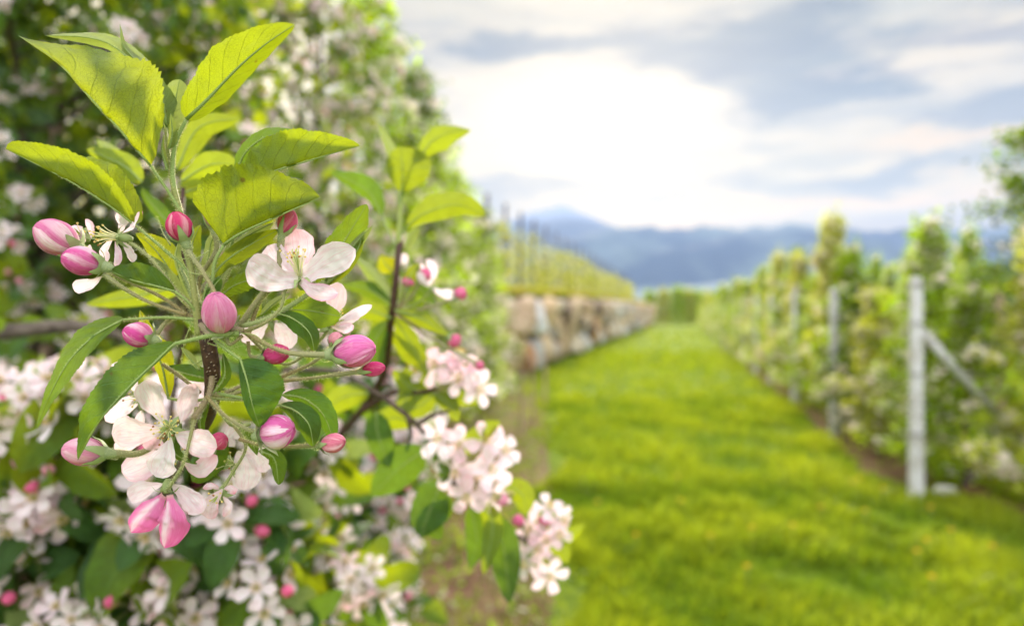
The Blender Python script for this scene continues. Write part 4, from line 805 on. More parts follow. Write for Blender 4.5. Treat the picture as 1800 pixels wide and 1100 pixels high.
# extra heads on the low limb that reaches towards the camera
rng = np.random.default_rng(5); ext = []
low = MB(); P0 = np.array([0, 0, .75])
limbs = [[(0, 0, .8), (.35, -.5, 1.0), (.72, -1.0, 1.20), (1.0, -1.18, 1.28)], [(0, 0, .6), (.2, -.5, .85), (.5, -1.0, 1.02), (.95, -1.15, 1.05)], [(0, 0, 1.0), (.1, -.5, 1.25), (.35, -1.0, 1.40), (.75, -1.12, 1.38)], [(0, 0, .5), (.4, -.4, .75), (.8, -.85, .95), (1.15, -1.0, 1.0)], [(0, 0, .6), (.4, -.2, .72), (.85, -.35, .88), (1.12, -.3, .95)], [(0, 0, .9), (.4, .1, 1.1), (.8, 0, 1.22), (1.02, -.1, 1.25)]]
lp = []
for L in limbs:
    b = MB(); Q, r = tube(b, L, [.016, .011, .006, .003], 8, n=26); b.build('branch', BARK, root1); lp.append(Q)
lp = np.concatenate(lp)
for k in range(330):
    for _ in range(40):
        px = rng.uniform(-40, 690); py = rng.uniform(690, 1180); Y = rng.uniform(.76, 1.3)
        if px > 560 + (py - 700) * .30 and px > 600: continue
        if px > 480 and rng.random() < .35: continue
        w = at(px, py, Y) - np.array([ROWX[2], 2.0, 0])
        if np.min(np.linalg.norm(lp - w, axis=1)) > .22: continue
        break
    else: continue
    ext.append((False, Y - .5, int(rng.integers(7)), w, frame(unit(np.array([rng.normal() * .5, -.8, .35 + rng.normal() * .5])), rng.uniform(0, 6)), rng.uniform(.95, 1.18)))
for k in range(400):
    for _ in range(60):
        Y = rng.uniform(1.35, 2.1); px = rng.uniform(430, 745); py = rng.uniform(580, 1110); w = at(px, py, Y) - np.array([ROWX[2], 2.0, 0])
        if px > 715 and py > 900: continue
        if np.min(np.linalg.norm(lp - w, axis=1)) < .34: break
    else: continue
    ext.append((False, Y, int(rng.integers(7)), w, frame(unit(np.array([.3 + rng.normal() * .5, -.7, .35 + rng.normal() * .5])), rng.uniform(0, 6)), rng.uniform(.85, 1.1)))
it1 = sorted(ext + it1, key=lambda a: (a[0], a[1]))
for o_, Y, v, p, F, s_ in it1[:100]: place_cluster(root1, v, p, F, s_)
merged_clusters('crown', [(v, p, F, s_) for o_, Y, v, p, F, s_ in it1[100:]], root1, kind='stuff')
b = MB(); tube(b, [at(-60, 592, 1.0) - root1.location, at(60, 578, 1.0) - root1.location, at(140, 574, 1.02) - root1.location, at(215, 592, 1.1) - root1.location], [.013, .0115, .010, .006], 10, n=20); b.build('branch', BARKG, root1)
def leaf_spray(root, items, n, seed, zone):
    rng = np.random.default_rng(seed); mb = MB(); base = np.array([i[3] for i in items]); o = np.array(root.location)
    for k in range(n):
        p = base[rng.integers(len(base))] + rng.normal(size=3) * .06; w = p + o; Y = w[1]
        if Y < .75: continue
        px = 900 + FPX * w[0] / Y; py = 550 - FPX * (w[2] - CAMH) / Y
        if not zone(px, py, Y): continue
        vv = int(rng.integers(5)); V, Q, T, C, U = PL[vv].arrays(); F = frame(unit(rng.normal(size=3) + [0, 0, .7]), rng.uniform(0, 6)); V = (V * rng.uniform(.75, 1.25)) @ F.T + p
        mb.add(V, Q, T, C * (rng.uniform(.5, 1.1) if py < 520 and px < 420 else rng.uniform(.6, 1.15)), U, 1 if (py < 520 and px < 420 and vv != 2) else vv % 2)  # upper-left leaves: darker tint and mature leaf material stand in for crown shade
    mb.build('foliage', [LEAF['young'], LEAF['mature']], root, kind='stuff')
def upper_limbs(n, seed):
    rng = np.random.default_rng(seed); out = []
    for k in range(n):
        Y = rng.uniform(1.75, 3.3); px = rng.uniform(-80, 470) if rng.random() < .75 else rng.uniform(-80, 250); py = rng.uniform(-60, 560); w = at(px, py, Y) - np.array([ROWX[2], 2.0, 0])
        out.append((0, Y, 0, w))
    return out
rngu = np.random.default_rng(4)
for k in range(9):
    b = MB(); t = at(rngu.uniform(0, 420), rngu.uniform(20, 480), rngu.uniform(1.9, 2.9)) - np.array([ROWX[2], 2.0, 0]); z0 = max(.8, t[2] - .5); tube(b, [(0, 0, z0), t * [.5, .5, 0] + [0, 0, (z0 + t[2]) / 2 + .05], t], [.013, .010, .004], 8, n=12); b.build('branch', BARK, root1)
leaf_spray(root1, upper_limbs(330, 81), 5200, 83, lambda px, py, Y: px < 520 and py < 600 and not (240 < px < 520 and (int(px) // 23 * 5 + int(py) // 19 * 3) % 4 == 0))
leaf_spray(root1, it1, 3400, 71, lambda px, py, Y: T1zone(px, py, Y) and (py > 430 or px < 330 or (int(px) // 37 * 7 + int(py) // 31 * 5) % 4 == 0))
# low-detail crown for everything farther: many small leaf faces and small five-petal flowers
LQ = np.array([[0, 0, 0], [.30, .45, .06], [0, 1, -.12], [-.30, .45, .06]]); LQF = np.array([[0, 1, 2, 3]])
def petals5():
    V = []; Q = []
    for k in range(5):
        th = k * 1.2566; e = np.array([math.cos(th), math.sin(th), 0]); s_ = np.array([-e[1], e[0], 0]); n = len(V)
        V += [e * .05, e * .62 + s_ * .36 + [0, 0, .12], e * 1.0 + [0, 0, .25], e * .62 - s_ * .36 + [0, 0, .12]]; Q.append([n, n + 1, n + 2, n + 3])
    return np.array(V), np.array(Q)
PV, PQ = petals5()
def scatter(V, Q, pos, F, scl, tint):
    n = len(pos); VV = np.einsum('nij,kj->nki', F, V) * scl[:, None, None] + pos[:, None, :]
    QQ = Q[None] + (np.arange(n) * len(V))[:, None, None]; return VV.reshape(-1, 3), QQ.reshape(-1, 4), np.repeat(tint, len(V), axis=0)
def frames_rand(n, rng, bias=None, spread=1.0):
    z = rng.normal(size=(n, 3)) * spread + (bias if bias is not None else 0); z = unit(z); a = unit(np.cross(z, unit(rng.normal(size=(n, 3))))); b = np.cross(z, a); return np.stack([a, b, z], 2)
def crown_meshes(seed, H, radf, nbr, nleaf, nflow, lsize=.055, fsize=.021, pal=0, clump=.055, z0=.45, lean=(0, 0)):
    rng = np.random.default_rng(seed); tips = []; segs = []
    for k in range(nbr):
        z = z0 + (H - z0) * ((k + .5) / nbr) ** .9; th = k * 2.4 + rng.uniform(-.6, .6); r = radf(z) * rng.uniform(.45, 1.15); b = np.array([lean[0] * z / H, lean[1] * z / H, z - .10]); t = b + np.array([r * math.cos(th), r * math.sin(th), .10 + rng.uniform(-.1, .12)]); segs.append((b, t))
    m = nleaf // 7; si = rng.integers(0, nbr, m); q = rng.random(m) ** .6; A = np.array([s_[0] for s_ in segs])[si]; B = np.array([s_[1] for s_ in segs])[si]
    C = A + (B - A) * q[:, None] + rng.normal(size=(m, 3)) * .035
    pos = np.repeat(C, 7, axis=0) + rng.normal(size=(m * 7, 3)) * clump; n = len(pos)
    F = frames_rand(n, rng, np.array([0, 0, .8])); base = np.array([[.24, .36, .016], [.085, .15, .012], [.33, .37, .08]])[pal % 3]
    cl = np.repeat(rng.choice([.45, .7, 1.0, 1.35, 1.6], m), 7)[:, None] * rng.uniform(.8, 1.2, (n, 1)); ti = base * cl * np.array([1, 1, 1]) + (rng.random((n, 1)) < .2) * np.array([.06, .05, 0])
    V, Q, T = scatter(LQ, LQF, pos, F, lsize * rng.uniform(.6, 1.2, n), np.clip(ti, 0, 1))
    leafm = mesh_arrays('crown', V, Q, mat=CROWN, tint=T, smooth=False)
    k = nflow // 9; ci = rng.integers(0, m, k); fp = np.repeat(C[ci], 9, axis=0) + unit(rng.normal(size=(k * 9, 3))) * .052 + rng.normal(size=(k * 9, 3)) * .012; n = len(fp)
    wc = np.array([.95, .91, .85]) * rng.uniform(.9, 1.05, (n, 1)); pk = rng.random((n, 1)) ** 2 * .5; wc = wc * (1 - pk) + np.array([.88, .58, .62]) * pk
    V, Q, T = scatter(PV, PQ, fp, frames_rand(n, rng, np.array([0, -.4, .6])), fsize * rng.uniform(.8, 1.15, n), np.clip(wc, 0, 1))
    flm = mesh_arrays('blossom', V, Q, mat=BLOS, tint=T, smooth=False)
    tb = MB(); tube(tb, [(0, 0, -.05), (lean[0] * .3 + .01, lean[1] * .3, H * .3), (lean[0] * .6, lean[1] * .6, H * .6), (lean[0], lean[1], H)], [.030, .024, .016, .005], 8, n=12)
    for b, t in segs[::2]: tube(tb, [b, (b + t) / 2 + [0, 0, -.01], t], [.007, .005, .002], 4, n=4)
    return dict(trunk=tb.mesh('trunk', BARKG), crown=leafm, blossom=flm)
def place_tree(K, name, loc, rz, s_, label, group, parts=('trunk', 'crown', 'blossom'), sz=None):
    root = empty(name, loc, label=label, cat='tree', group=group); root.rotation_euler = (0, 0, rz); root.scale = (s_, s_, sz or s_)
    for p in parts: link(p, K[p], root)
    return root
def to_root(items): return items
# second and third tree: clusters of real petals and leaves, merged behind the hundred nearest
z23 = lambda px, py, Y: px < 760
for i, (yy, H, n) in enumerate([(3.0, 3.7, 400), (4.0, 3.6, 360)]):
    rr = (lambda z: .85 if z < 1.5 else max(.32, .85 - (z - 1.5) * .26)); root, it = near_tree(i + 1, ROWX[int(yy)], yy, H, rr, 26, n, 60, 41 + i, lambda px, py, Y: px < 800 - max(0, 550 - py) * .12)
    for o_, Y, v, p, F, s_ in it[:40]: place_cluster(root, v, p, F, s_)
    merged_clusters('crown', [(v, p, F, s_) for o_, Y, v, p, F, s_ in it[40:]], root, kind='stuff'); leaf_spray(root, it, 2000, 72 + i, lambda px, py, Y: px < 760 and (py > 480 or px < 260 or (int(px) // 41 * 7 + int(py) // 33 * 5) % 3 == 0))
radL = lambda z: .62 if z < 1.3 else max(.16, .62 - (z - 1.3) * .20)
KL = [crown_meshes(60 + i, 3.5, radL, 40, 4600, 1300, .064, .030, pal=i % 2, lean=(.05 * (i - 1), 0)) for i in range(3)]
for i, (yy, s_) in enumerate([(5, 1.08), (6, 1.04), (7, .98), (8, .90), (9, .82), (10, .76), (11, .72)]):
    place_tree(KL[i % 3], 'apple_tree', (ROWX[yy] , yy, 0), i * 1.9, s_, f'blossoming apple tree of the left row, {ordinal(i + 3)} from the camera', 'apple trees of the left row')
# a wooden row post seen through the first crown
def wood_mat(name, c1, c2):
    m, g = new_mat(name); tc = g.n('ShaderNodeTexCoord').outputs['Object']; x, y, z = g.sep(tc); n = g.noise(g.comb(g.m('MULTIPLY', x, 12), g.m('MULTIPLY', y, 12), z), 6, 5).outputs['Fac']
    finish(g, pbsdf(g, g.mix(g.ramp(n, .35, .65), c1, c2), .85, .2, bump(g, n, .6, .004))); return m
WOODP = wood_mat('weathered_wood', (.30, .20, .155), (.42, .30, .24)); WOODD = wood_mat('dark_wood', (.050, .038, .032), (.11, .085, .07))
def post_obj(name, x, y, h, r, mat, label, cat, group=None, sides=10, lean=(0, 0), cap=True):
    mb = MB(); tube(mb, [(x, y, -.1), (x + lean[0] * .5, y + lean[1] * .5, h * .5), (x + lean[0], y + lean[1], h)], [r, r * .97, r * .92], sides, n=6)
    return mb.build(name, mat, label=label, cat=cat, group=group, smooth=False)
post_obj('wooden_post', (92 - 900) / 1200 * 2.2, 2.2, 2.25, .036, WOODP, 'pinkish brown wooden post among the branches of the nearest apple tree', 'post')
for i, (px, Y, h) in enumerate([(938, 9.3, .95), (958, 10.6, .9), (915, 8.4, .8)]):
    post_obj('wooden_stake', (px - 900) / 1200 * Y, Y, h, .022, WOODP, ['reddish stake under the far end of the left tree row', 'farthest reddish stake, in front of the boulder wall corner', 'reddish stake nearest the camera under the far left trees'][i], 'stake', 'stakes at the end of the left row', 7, lean=(.03 * (i - 1), 0))

# ================================================================== ground, track, soil
def grass_ground():
    m, g = new_mat('meadow'); tc = g.n('ShaderNodeTexCoord').outputs['Object']
    n = g.noise(tc, .9, 5, .6).outputs['Fac']; n2 = g.noise(tc, 14, 6, .65).outputs['Fac']; n3 = g.noise(tc, .12, 2).outputs['Fac']
    c = g.mix(g.ramp(n, .35, .65), (.15, .24, .008), (.22, .30, .012)); c = g.mix(g.ramp(n2, .35, .7), c, (.06, .115, .010)); c = g.mix(g.ramp(n3, .5, .7, 0, .35), c, (.20, .235, .03))
    finish(g, pbsdf(g, c, .9, .1, bump(g, n2, 1.0, .05))); return m
GRASSG = grass_ground()
SOIL = mat_solid('soil', (.10, .048, .028), (.21, .12, .075), 9, .95, .03, .1, c3=(.15, .11, .05))
def gz(x, y): return 0.0
mb = MB(); R_ = 9000.0
xs = np.concatenate([-np.geomspace(R_, 20, 14), np.linspace(-15, 35, 26), np.geomspace(45, R_, 14)]); ys = np.concatenate([[-R_, -500, -20], np.linspace(-5, 110, 60), np.geomspace(140, R_, 14)])
V = np.array([[x, y, 0.0] for y in ys for x in xs]); nx = len(xs); idx = np.arange(len(V)).reshape(len(ys), nx)
Q = np.stack([idx[:-1, :-1], idx[:-1, 1:], idx[1:, 1:], idx[1:, :-1]], -1).reshape(-1, 4)
mb.add(V, Q); mb.build('ground', GRASSG, kind='structure')
SL = .248; WX, WY = 1.1, 18.9                       # every row runs along x = x0 + .248 y
rowx = lambda x0, y0, y: x0 + SL * (y - y0)
def strip(name, fl, fr, y0, y1, mat, z, seed, n=90):
    rng = np.random.default_rng(seed); ys = np.linspace(y0, y1, n); V = []; k = 7
    for i, y in enumerate(ys):
        a = fl(y) + .12 * noise.noise(Vector((y * 1.3, seed, 0))) + .05 * noise.noise(Vector((y * 5, seed, 3))); b = fr(y) + .14 * noise.noise(Vector((y * 1.1, seed + 9, 0))) + .06 * noise.noise(Vector((y * 5, seed + 5, 3)))
        for j in range(k): V.append((a + (b - a) * j / (k - 1), y, z + (.02 * noise.noise(Vector((y * 3, j, seed))) + .02) * (0 < j < k - 1)))
    idx = np.arange(n * k).reshape(n, k); Q = np.stack([idx[:-1, :-1], idx[:-1, 1:], idx[1:, 1:], idx[1:, :-1]], -1).reshape(-1, 4); mb = MB(); mb.add(V, Q); return mb.build(name, mat, kind='structure')
lL = lambda y: -2.1 + .10 * (y - 2) if y > 2 else -2.1; lR = lambda y: .05 + .045 * y if y < 12 else .6
strip('soil_strip', lL, lR, 1.5, 12.3, SOIL, .004, 1)
rR = lambda y: rowx(3.18, 5.37, y)
strip('soil_strip', lambda y: rR(y) - .12 + max(0, 6.2 - y) * .47, lambda y: rR(y) + .55 + max(0, 6.2 - y) * .35, 3.6, 30, SOIL, .004, 2)
strip('soil_strip', lambda y: rR(y) + 3.1, lambda y: rR(y) + 3.9, 4.0, 30, SOIL, .004, 3)

# ------------------------------------------------------------------ grass blades
def grass_field():
    rng = np.random.default_rng(3); P = []; S = []; Cc = []
    def sow(n, y0, y1, h, w, pw=1.0):
        y = y0 + (y1 - y0) * rng.random(n) ** pw; u = rng.random(n); xa = -.75 * y * .1 - 1.4; px = 480 + 1700 * u; x = (px - 900) / FPX * y
        d_w = x - (WX + SL * (y - WY)); ok = (d_w > .15) & (y > 1.5)
        rr = np.vectorize(rR)(y); onr = (x > rr - .06 + np.maximum(0, 6.2 - y) * .47) & (x < rr + .50 + np.maximum(0, 6.2 - y) * .35); onl = (y < 12.2) & (x < .02 + .045 * y + .22 * np.sin(y * 2.1)) & (x > -2.0)
        keep = ok & (~onr | (rng.random(n) < .16)) & (~onl | (rng.random(n) < .10)); x = x[keep]; y = y[keep]; m = len(x); hh = np.empty(m); nn = np.empty(m)
        for i in range(m):
            a = noise.noise(Vector((x[i] * 1.6, y[i] * 1.2, 0))); b = noise.noise(Vector((x[i] * 5, y[i] * 4, 4))); nn[i] = a; hh[i] = max(.25, 1 + .8 * a + .8 * b)
        # the wheel lanes are shorter
        P.append(np.stack([x, y, np.zeros(m)], 1)); S.append(np.stack([np.full(m, w) * rng.uniform(.7, 1.4, m), h * hh * rng.uniform(.5, 1.2, m)], 1))
        yel = np.clip(.5 + nn * .9 + rng.normal(size=m) * .22, 0, 1)[:, None]; Cc.append((np.array([.12, .22, .012]) * (1 - yel) + np.array([.34, .42, .022]) * yel) * rng.uniform(.75, 1.25, (m, 1)))
    sow(58000, 2.2, 6, .085, .0045); sow(60000, 4, 12, .095, .007); sow(46000, 9, 26, .11, .014); sow(26000, 18, 70, .16, .035)
    P = np.concatenate(P); S = np.concatenate(S); C = np.clip(np.concatenate(Cc), 0, 1); n = len(P); th = rng.uniform(0, 6.283, n); a = np.stack([np.cos(th), np.sin(th), np.zeros(n)], 1); le = rng.normal(size=(n, 3)) * .35 + np.array([.10, -.05, 0]); le[:, 2] = 0
    w = S[:, :1]; h = S[:, 1:]; up = np.array([0, 0, 1.]); m1 = P + up * h * .55 + le * h * .35; t = P + up * h * .95 + le * h * 1.1
    V = np.stack([P - a * w, P + a * w, m1 + a * w * .8, m1 - a * w * .8, t + a * w * .15, t - a * w * .15], 1).reshape(-1, 3); o = (np.arange(n) * 6)[:, None, None]
    Q = (np.array([[0, 1, 2, 3], [3, 2, 4, 5]])[None] + o).reshape(-1, 4)
    me = mesh_arrays('grass', V, Q, mat=mat_tint('grass_blade', .5, .25, .5), tint=np.repeat(C, 6, axis=0), smooth=False); link('grass', me, kind='stuff')
    # low weeds on the soil of the left row
    k = 3400; y = 2.3 + 9.5 * rng.random(k); x = rng.uniform(-1.6, .6, k); c = rng.integers(0, 260, k); cy = 2.3 + 9.5 * rng.random(260) ** 1.3; cx = -.7 + rng.random(260) * 1.4; pos = np.stack([cx[c] + rng.normal(size=k) * .07, cy[c] + rng.normal(size=k) * .07, np.abs(rng.normal(size=k)) * .05 + .01], 1)
    V, Q, T = scatter(LQ, LQF, pos, frames_rand(k, rng, np.array([0, 0, 1.])), .05 * rng.uniform(.5, 1.3, k), np.array([.14, .22, .03]) * rng.uniform(.6, 1.4, (k, 1)))
    link('weeds', mesh_arrays('weeds', V, Q, mat=CROWN, tint=np.clip(T, 0, 1), smooth=False), kind='stuff')
    k = 900; y = 2.3 + 9 * rng.random(k); x = rng.uniform(-1.3, .4, k) ; pos = np.stack([x, y, np.full(k, .03)], 1)
    V, Q, T = scatter(PV, PQ, pos, frames_rand(k, rng, np.array([0, 0, 2.])), .007 * rng.uniform(.7, 1.3, k), np.tile(np.array([.8, .70, .66]), (k, 1)))
    link('fallen_petals', mesh_arrays('fallen_petals', V, Q, mat=BLOS, tint=T, smooth=False), kind='stuff')
grass_field()
rd = random.Random(6)
def dandelions():
    for i, (px, py) in enumerate([(1552, 888), (1510, 870), (1500, 876), (1672, 968), (1430, 812), (1288, 700), (1350, 760), (1612, 1010), (1224, 648) , (1745, 1000)] + [(rd.uniform(1050, 1780), 550 + rd.uniform(60, 520)) for _ in range(22)]):
        Y = 1800 / (py - 550); x = (px - 900) / FPX * Y; t = empty('dandelion', (x, Y, 0), label='small yellow dandelion in the grass of the track', cat='flower', group='dandelions in the track')
        mb = MB(); tube(mb, [(0, 0, 0), (.004, 0, .07), (0, .004, .13)], .0022, 5, (.25, .33, .1), n=4); mb.build('stalk', STEM, t)
        mb = MB(); rng = np.random.default_rng(i)
        for k in range(40):
            th = k * 2.4; r = .021 * math.sqrt((k + 1) / 40); e = np.array([math.cos(th), math.sin(th), 0]); s_ = np.array([-e[1], e[0], 0]) * .0028; b = np.array([0, .004, .13]); mb.add([b - s_, b + s_, b + e * r + s_ + [0, 0, .010], b + e * r - s_ + [0, 0, .010]], [(0, 1, 2, 3)], tint=(.80, .55, .02))
        mb.build('flower_head', BLOS, t)
dandelions()

# ------------------------------------------------------------------ boulder wall and the terrace above it
ROCK = None
def rock_mat():
    m, g = new_mat('boulder'); tc = g.n('ShaderNodeTexCoord').outputs['Object']; at_ = g.n('ShaderNodeAttribute', attribute_name='tint').outputs['Color']
    n = g.noise(tc, 2.2, 6, .65).outputs['Fac']; n2 = g.noise(tc, .9, 3).outputs['Fac']; c = g.mix(g.ramp(n, .35, .65), at_, g.mix(1.0, at_, (.72, .66, .62), 'MULTIPLY')); c = g.mix(g.ramp(n2, .56, .66, 0, .75), c, (.46, .46, .47)); c = g.mix(g.ramp(n, .60, .70, 0, .6), c, (.62, .58, .52))
    finish(g, pbsdf(g, c, .9, .2, bump(g, n, 1.0, .05))); return m
ROCK = rock_mat()
def wtop(y): return float(np.interp(y, [10, 13, 17, 25, 45, 90], [1.80, 1.86, 1.95, 2.10, 2.35, 2.55]))
def boulder(cx, cy, cz, sx, sy, sz, seed, tint, sub=7):
    """rounded broken block, long axis upright; x across the wall, y along it"""
    rng = np.random.default_rng(seed); off = rng.uniform(-50, 50, 3); V = []; Q = []; n0 = 0
    d = np.array([SL, 1, 0]) / math.hypot(SL, 1); q = np.array([d[1], -d[0], 0]); sh = rng.uniform(-.38, .38, 3); 
    for ax in range(3):
        for sg in (-1, 1):
            g = np.linspace(-1, 1, sub); A, B = np.meshgrid(g, g, indexing='ij'); P = np.zeros((sub, sub, 3)); P[..., ax] = sg; P[..., (ax + 1) % 3] = A; P[..., (ax + 2) % 3] = B
            P = P.reshape(-1, 3); L = np.linalg.norm(P, axis=1, keepdims=True); P = P / L * (L ** .42) * .86
            for i in range(len(P)):
                v = Vector((P[i] + off * .7).tolist()); P[i] *= 1 + .22 * noise.noise(v * 1.3) + .10 * noise.noise(v * 3.4) + .05 * noise.noise(v * 8)
            idx = np.arange(sub * sub).reshape(sub, sub) + n0; qq = np.stack([idx[:-1, :-1], idx[:-1, 1:], idx[1:, 1:], idx[1:, :-1]], -1).reshape(-1, 4)
            if sg > 0: qq = qq[:, ::-1]
            V.append(P); Q.append(qq[:, ::-1]); n0 += sub * sub
    V = np.concatenate(V); V = V * [sx, sy, sz]; V[:, 0] += V[:, 2] * sh[0]; V[:, 1] += V[:, 2] * sh[1]
    W_ = V[:, :1] * q + V[:, 1:2] * d; W_[:, 2] += V[:, 2]; W_ += [cx, cy, cz]
    mb = MB(); mb.add(W_, np.concatenate(Q), tint=tint); return mb
def build_wall():
    root = empty('boulder_wall', (WX, WY, 0), label='retaining wall of big upright boulders along the left side of the grass track', cat='wall')
    rng = np.random.default_rng(8); cols = [(.42, .32, .20), (.52, .40, .26), (.30, .25, .20), (.50, .27, .13), (.60, .54, .44), (.17, .13, .10), (.44, .34, .24), (.48, .49, .50), (.56, .45, .30)]
    parts = 0; rest = MB(); y = 11.2
    while y < 92:
        hw = rng.uniform(.40, .80) * (1 + (y - 11) * .004); H = wtop(y) + rng.uniform(-.12, .06); z = -.15; r = rng.random()
        cuts = [0, H * rng.uniform(.40, .68), H] if r < .70 else ([0, H] if r < .76 else [0, H * rng.uniform(.25, .45), H * rng.uniform(.62, .8), H])
        for a, b in zip(cuts[:-1], cuts[1:]):
            hz = (b - a) / 2; xx = WX + SL * (y + hw - WY); c = np.array(cols[rng.integers(len(cols))]) * rng.uniform(1.0, 1.5); yy = y + hw + rng.uniform(-.26, .26)
            o = boulder(xx - .32 + .06 * (H - (a + b) / 2) * -1 + rng.uniform(-.06, .05), yy, (a + b) / 2, .42, hw * 1.18 * rng.uniform(.82, 1.08), hz * 1.08, int(rng.integers(1e6)), c, 9 if y < 24 else 6)
            v = o.arrays()[0]; o.V = [v - np.array([WX, WY, 0])]
            if parts < 96: o.build('boulder', ROCK, root); parts += 1
            else:
                V_, Q_, T_, C_, U_ = o.arrays(); rest.add(V_, Q_, T_, C_, U_)
        y += hw * 2 * .97
    rest.build('boulder', ROCK, root, kind='stuff')
    bk = MB(); ys = np.linspace(11.0, 92.5, 40); V = []
    for yy in ys:
        x = WX + SL * (yy - WY) - .45 - WX; V += [(x, yy - WY, -.2), (x, yy - WY, wtop(yy) - .06), (x - 1.2, yy - WY, wtop(yy) - .03), (x - 1.2, yy - WY, -.2)]
    k = len(ys); Q = []
    for i in range(k - 1):
        for j in range(4): a = i * 4 + j; b_ = i * 4 + (j + 1) % 4; Q.append((a, b_, b_ + 4, a + 4))
    Q += [(0, 3, 2, 1), ((k - 1) * 4, (k - 1) * 4 + 1, (k - 1) * 4 + 2, (k - 1) * 4 + 3)]
    bk.add(V, Q); bk.build('earth_backing', mat_solid('dark_earth', (.035, .025, .018), (.07, .05, .035), 5, .95, .03, .1), root, smooth=False)
build_wall()
def terz(v, y): return wtop(y) + .02 + .105 * v + (.0006 * v * v if v < 60 else 2.2)
def build_terrace():
    ys = np.concatenate([np.linspace(11.0, 30, 30), np.linspace(32, 100, 36)]); vs = np.concatenate([[0], np.geomspace(.3, 70, 24)]); V = []
    for y in ys:
        for v in vs:
            x = WX + SL * (y - WY) - .38 - v; V.append((x, y, terz(v, y) + .05 * noise.noise(Vector((x, y, 0))) * min(1, v)))
    for v in vs: pass
    k = len(vs); idx = np.arange(len(V)).reshape(len(ys), k); Q = np.stack([idx[:-1, :-1], idx[1:, :-1], idx[1:, 1:], idx[:-1, 1:]], -1).reshape(-1, 4).tolist()
    n = len(V); V = V + [(V[j][0], V[j][1], -.2) for j in range(k)]; V = V + [(V[idx[-1, j]][0], V[idx[-1, j]][1], -.2) for j in range(k)]
    for j in range(k - 1):
        Q.append((j, j + 1, n + j + 1, n + j)); Q.append((idx[-1, j + 1], idx[-1, j], n + k + j, n + k + j + 1))
    m, g = new_mat('terrace'); tc = g.n('ShaderNodeTexCoord').outputs['Object']; nn = g.noise(tc, 1.2, 5).outputs['Fac']; 
    finish(g, pbsdf(g, g.mix(g.ramp(nn, .4, .62), (.15, .20, .03), (.30, .25, .12)), .95, .1, bump(g, g.noise(tc, 9, 5).outputs['Fac'], 1.0, .05)))
    mb = MB(); mb.add(V, Q); mb.build('terrace_ground', m, kind='structure')
    rng = np.random.default_rng(2); n = 16000; y = 11.5 + 75 * rng.random(n) ** 1.4; v = np.abs(rng.normal(size=n)) * .5; x = WX + SL * (y - WY) - .30 - v; z = np.array([terz(a, b) for a, b in zip(v, y)]) - .03; P = np.stack([x, y, z], 1)
    th = rng.uniform(0, 6.28, n); a = np.stack([np.cos(th), np.sin(th), 0 * th], 1) * (.008 + y * .0004)[:, None]; h = (rng.uniform(.06, .24, n) * (1 + y * .004))[:, None]; le = rng.normal(size=(n, 3)) * .5; le[:, 2] = 0; t = P + np.array([0, 0, 1]) * h + le * h + np.array([.5, 0, 0]) * h * .6
    V = np.stack([P - a, P + a, t + a * .3, t - a * .3], 1).reshape(-1, 3); Q = np.arange(4 * n).reshape(-1, 4); c = np.where(rng.random((n, 1)) < .45, np.array([[.36, .29, .13]]), np.array([[.17, .24, .03]])) * rng.uniform(.7, 1.2, (n, 1))
    link('dry_grass', mesh_arrays('dry_grass', V, Q, mat=CROWN, tint=np.repeat(np.clip(c, 0, 1), 4, axis=0), smooth=False), kind='stuff')
build_terrace()

# ------------------------------------------------------------------ orchard rows
radR = lambda z: .58 if z < 1.05 else max(.07, .58 - (z - 1.05) * .36)
KR = [crown_meshes(80 + i, 2.7, radR, 32 + 3 * i, 3500 + 400 * (i % 3), (1000, 1600, 700, 1300, 900, 1400)[i], .074, .034, pal=(0, 2, 0, 1, 2, 0)[i], clump=.06, z0=.28, lean=(.06 * (i % 3 - 1), .04)) for i in range(6)]
radS = lambda z: .36 if z < 1.2 else max(.12, .36 - (z - 1.2) * .10)
KS = [crown_meshes(90 + i, 2.3, radS, 12, 520, 90, .09, .034, pal=2, clump=.08, z0=.35) for i in range(4)]
rng = np.random.default_rng(17)
hts = {0: (3.85, .74), 1: (4.75, .80), 2: (5.95, .80), 3: (6.9, .72), 4: (7.7, .90), 5: (8.9, 1.08)}
trees = [(4.95, .80), (5.65, .62), (6.2, .84), (7.1, .64), (8.0, .70), (8.75, .86), (9.3, 1.04), (10.3, .80), (11.1, .74), (11.8, .92), (12.7, .98), (13.6, .84)]
y = 14.6
while y < 74: trees.append((y, rng.uniform(.82, 1.06))); y += 1.25 + (y - 14) * .022
for i, (yy, s_) in enumerate(trees):
    place_tree(KR[(i * 5 + 1) % 6], 'apple_tree', (rR(yy) + (.34 + max(0, 6 - yy) * .45 if yy < 6.5 else .24), yy, 0), i * 2.3, .92 if yy < 7 else .98, f'apple tree of the row behind the concrete posts, {ordinal(i)} from the camera', 'apple trees of the concrete post row', parts=('trunk', 'crown', 'blossom'), sz=s_)
y = 4.6; i = 0
while y < 60:
    place_tree(KR[(i * 3 + 2) % 6], 'apple_tree', (rR(y) + (3.35 if y > 9 else 1.75 + (y - 4.6) * .36), y, 0), i * 1.7, 1.0, f'apple tree of the second row right of the track, {ordinal(i)} from the camera', 'apple trees of the second right row', parts=('trunk', 'crown', 'blossom'), sz=((.80, .70, .92, .74) if y < 12 else (1.05, .95, 1.1, .9))[i % 4]); i += 1; y += 1.25 + (y - 6) * .03
y = 11.0; i = 0
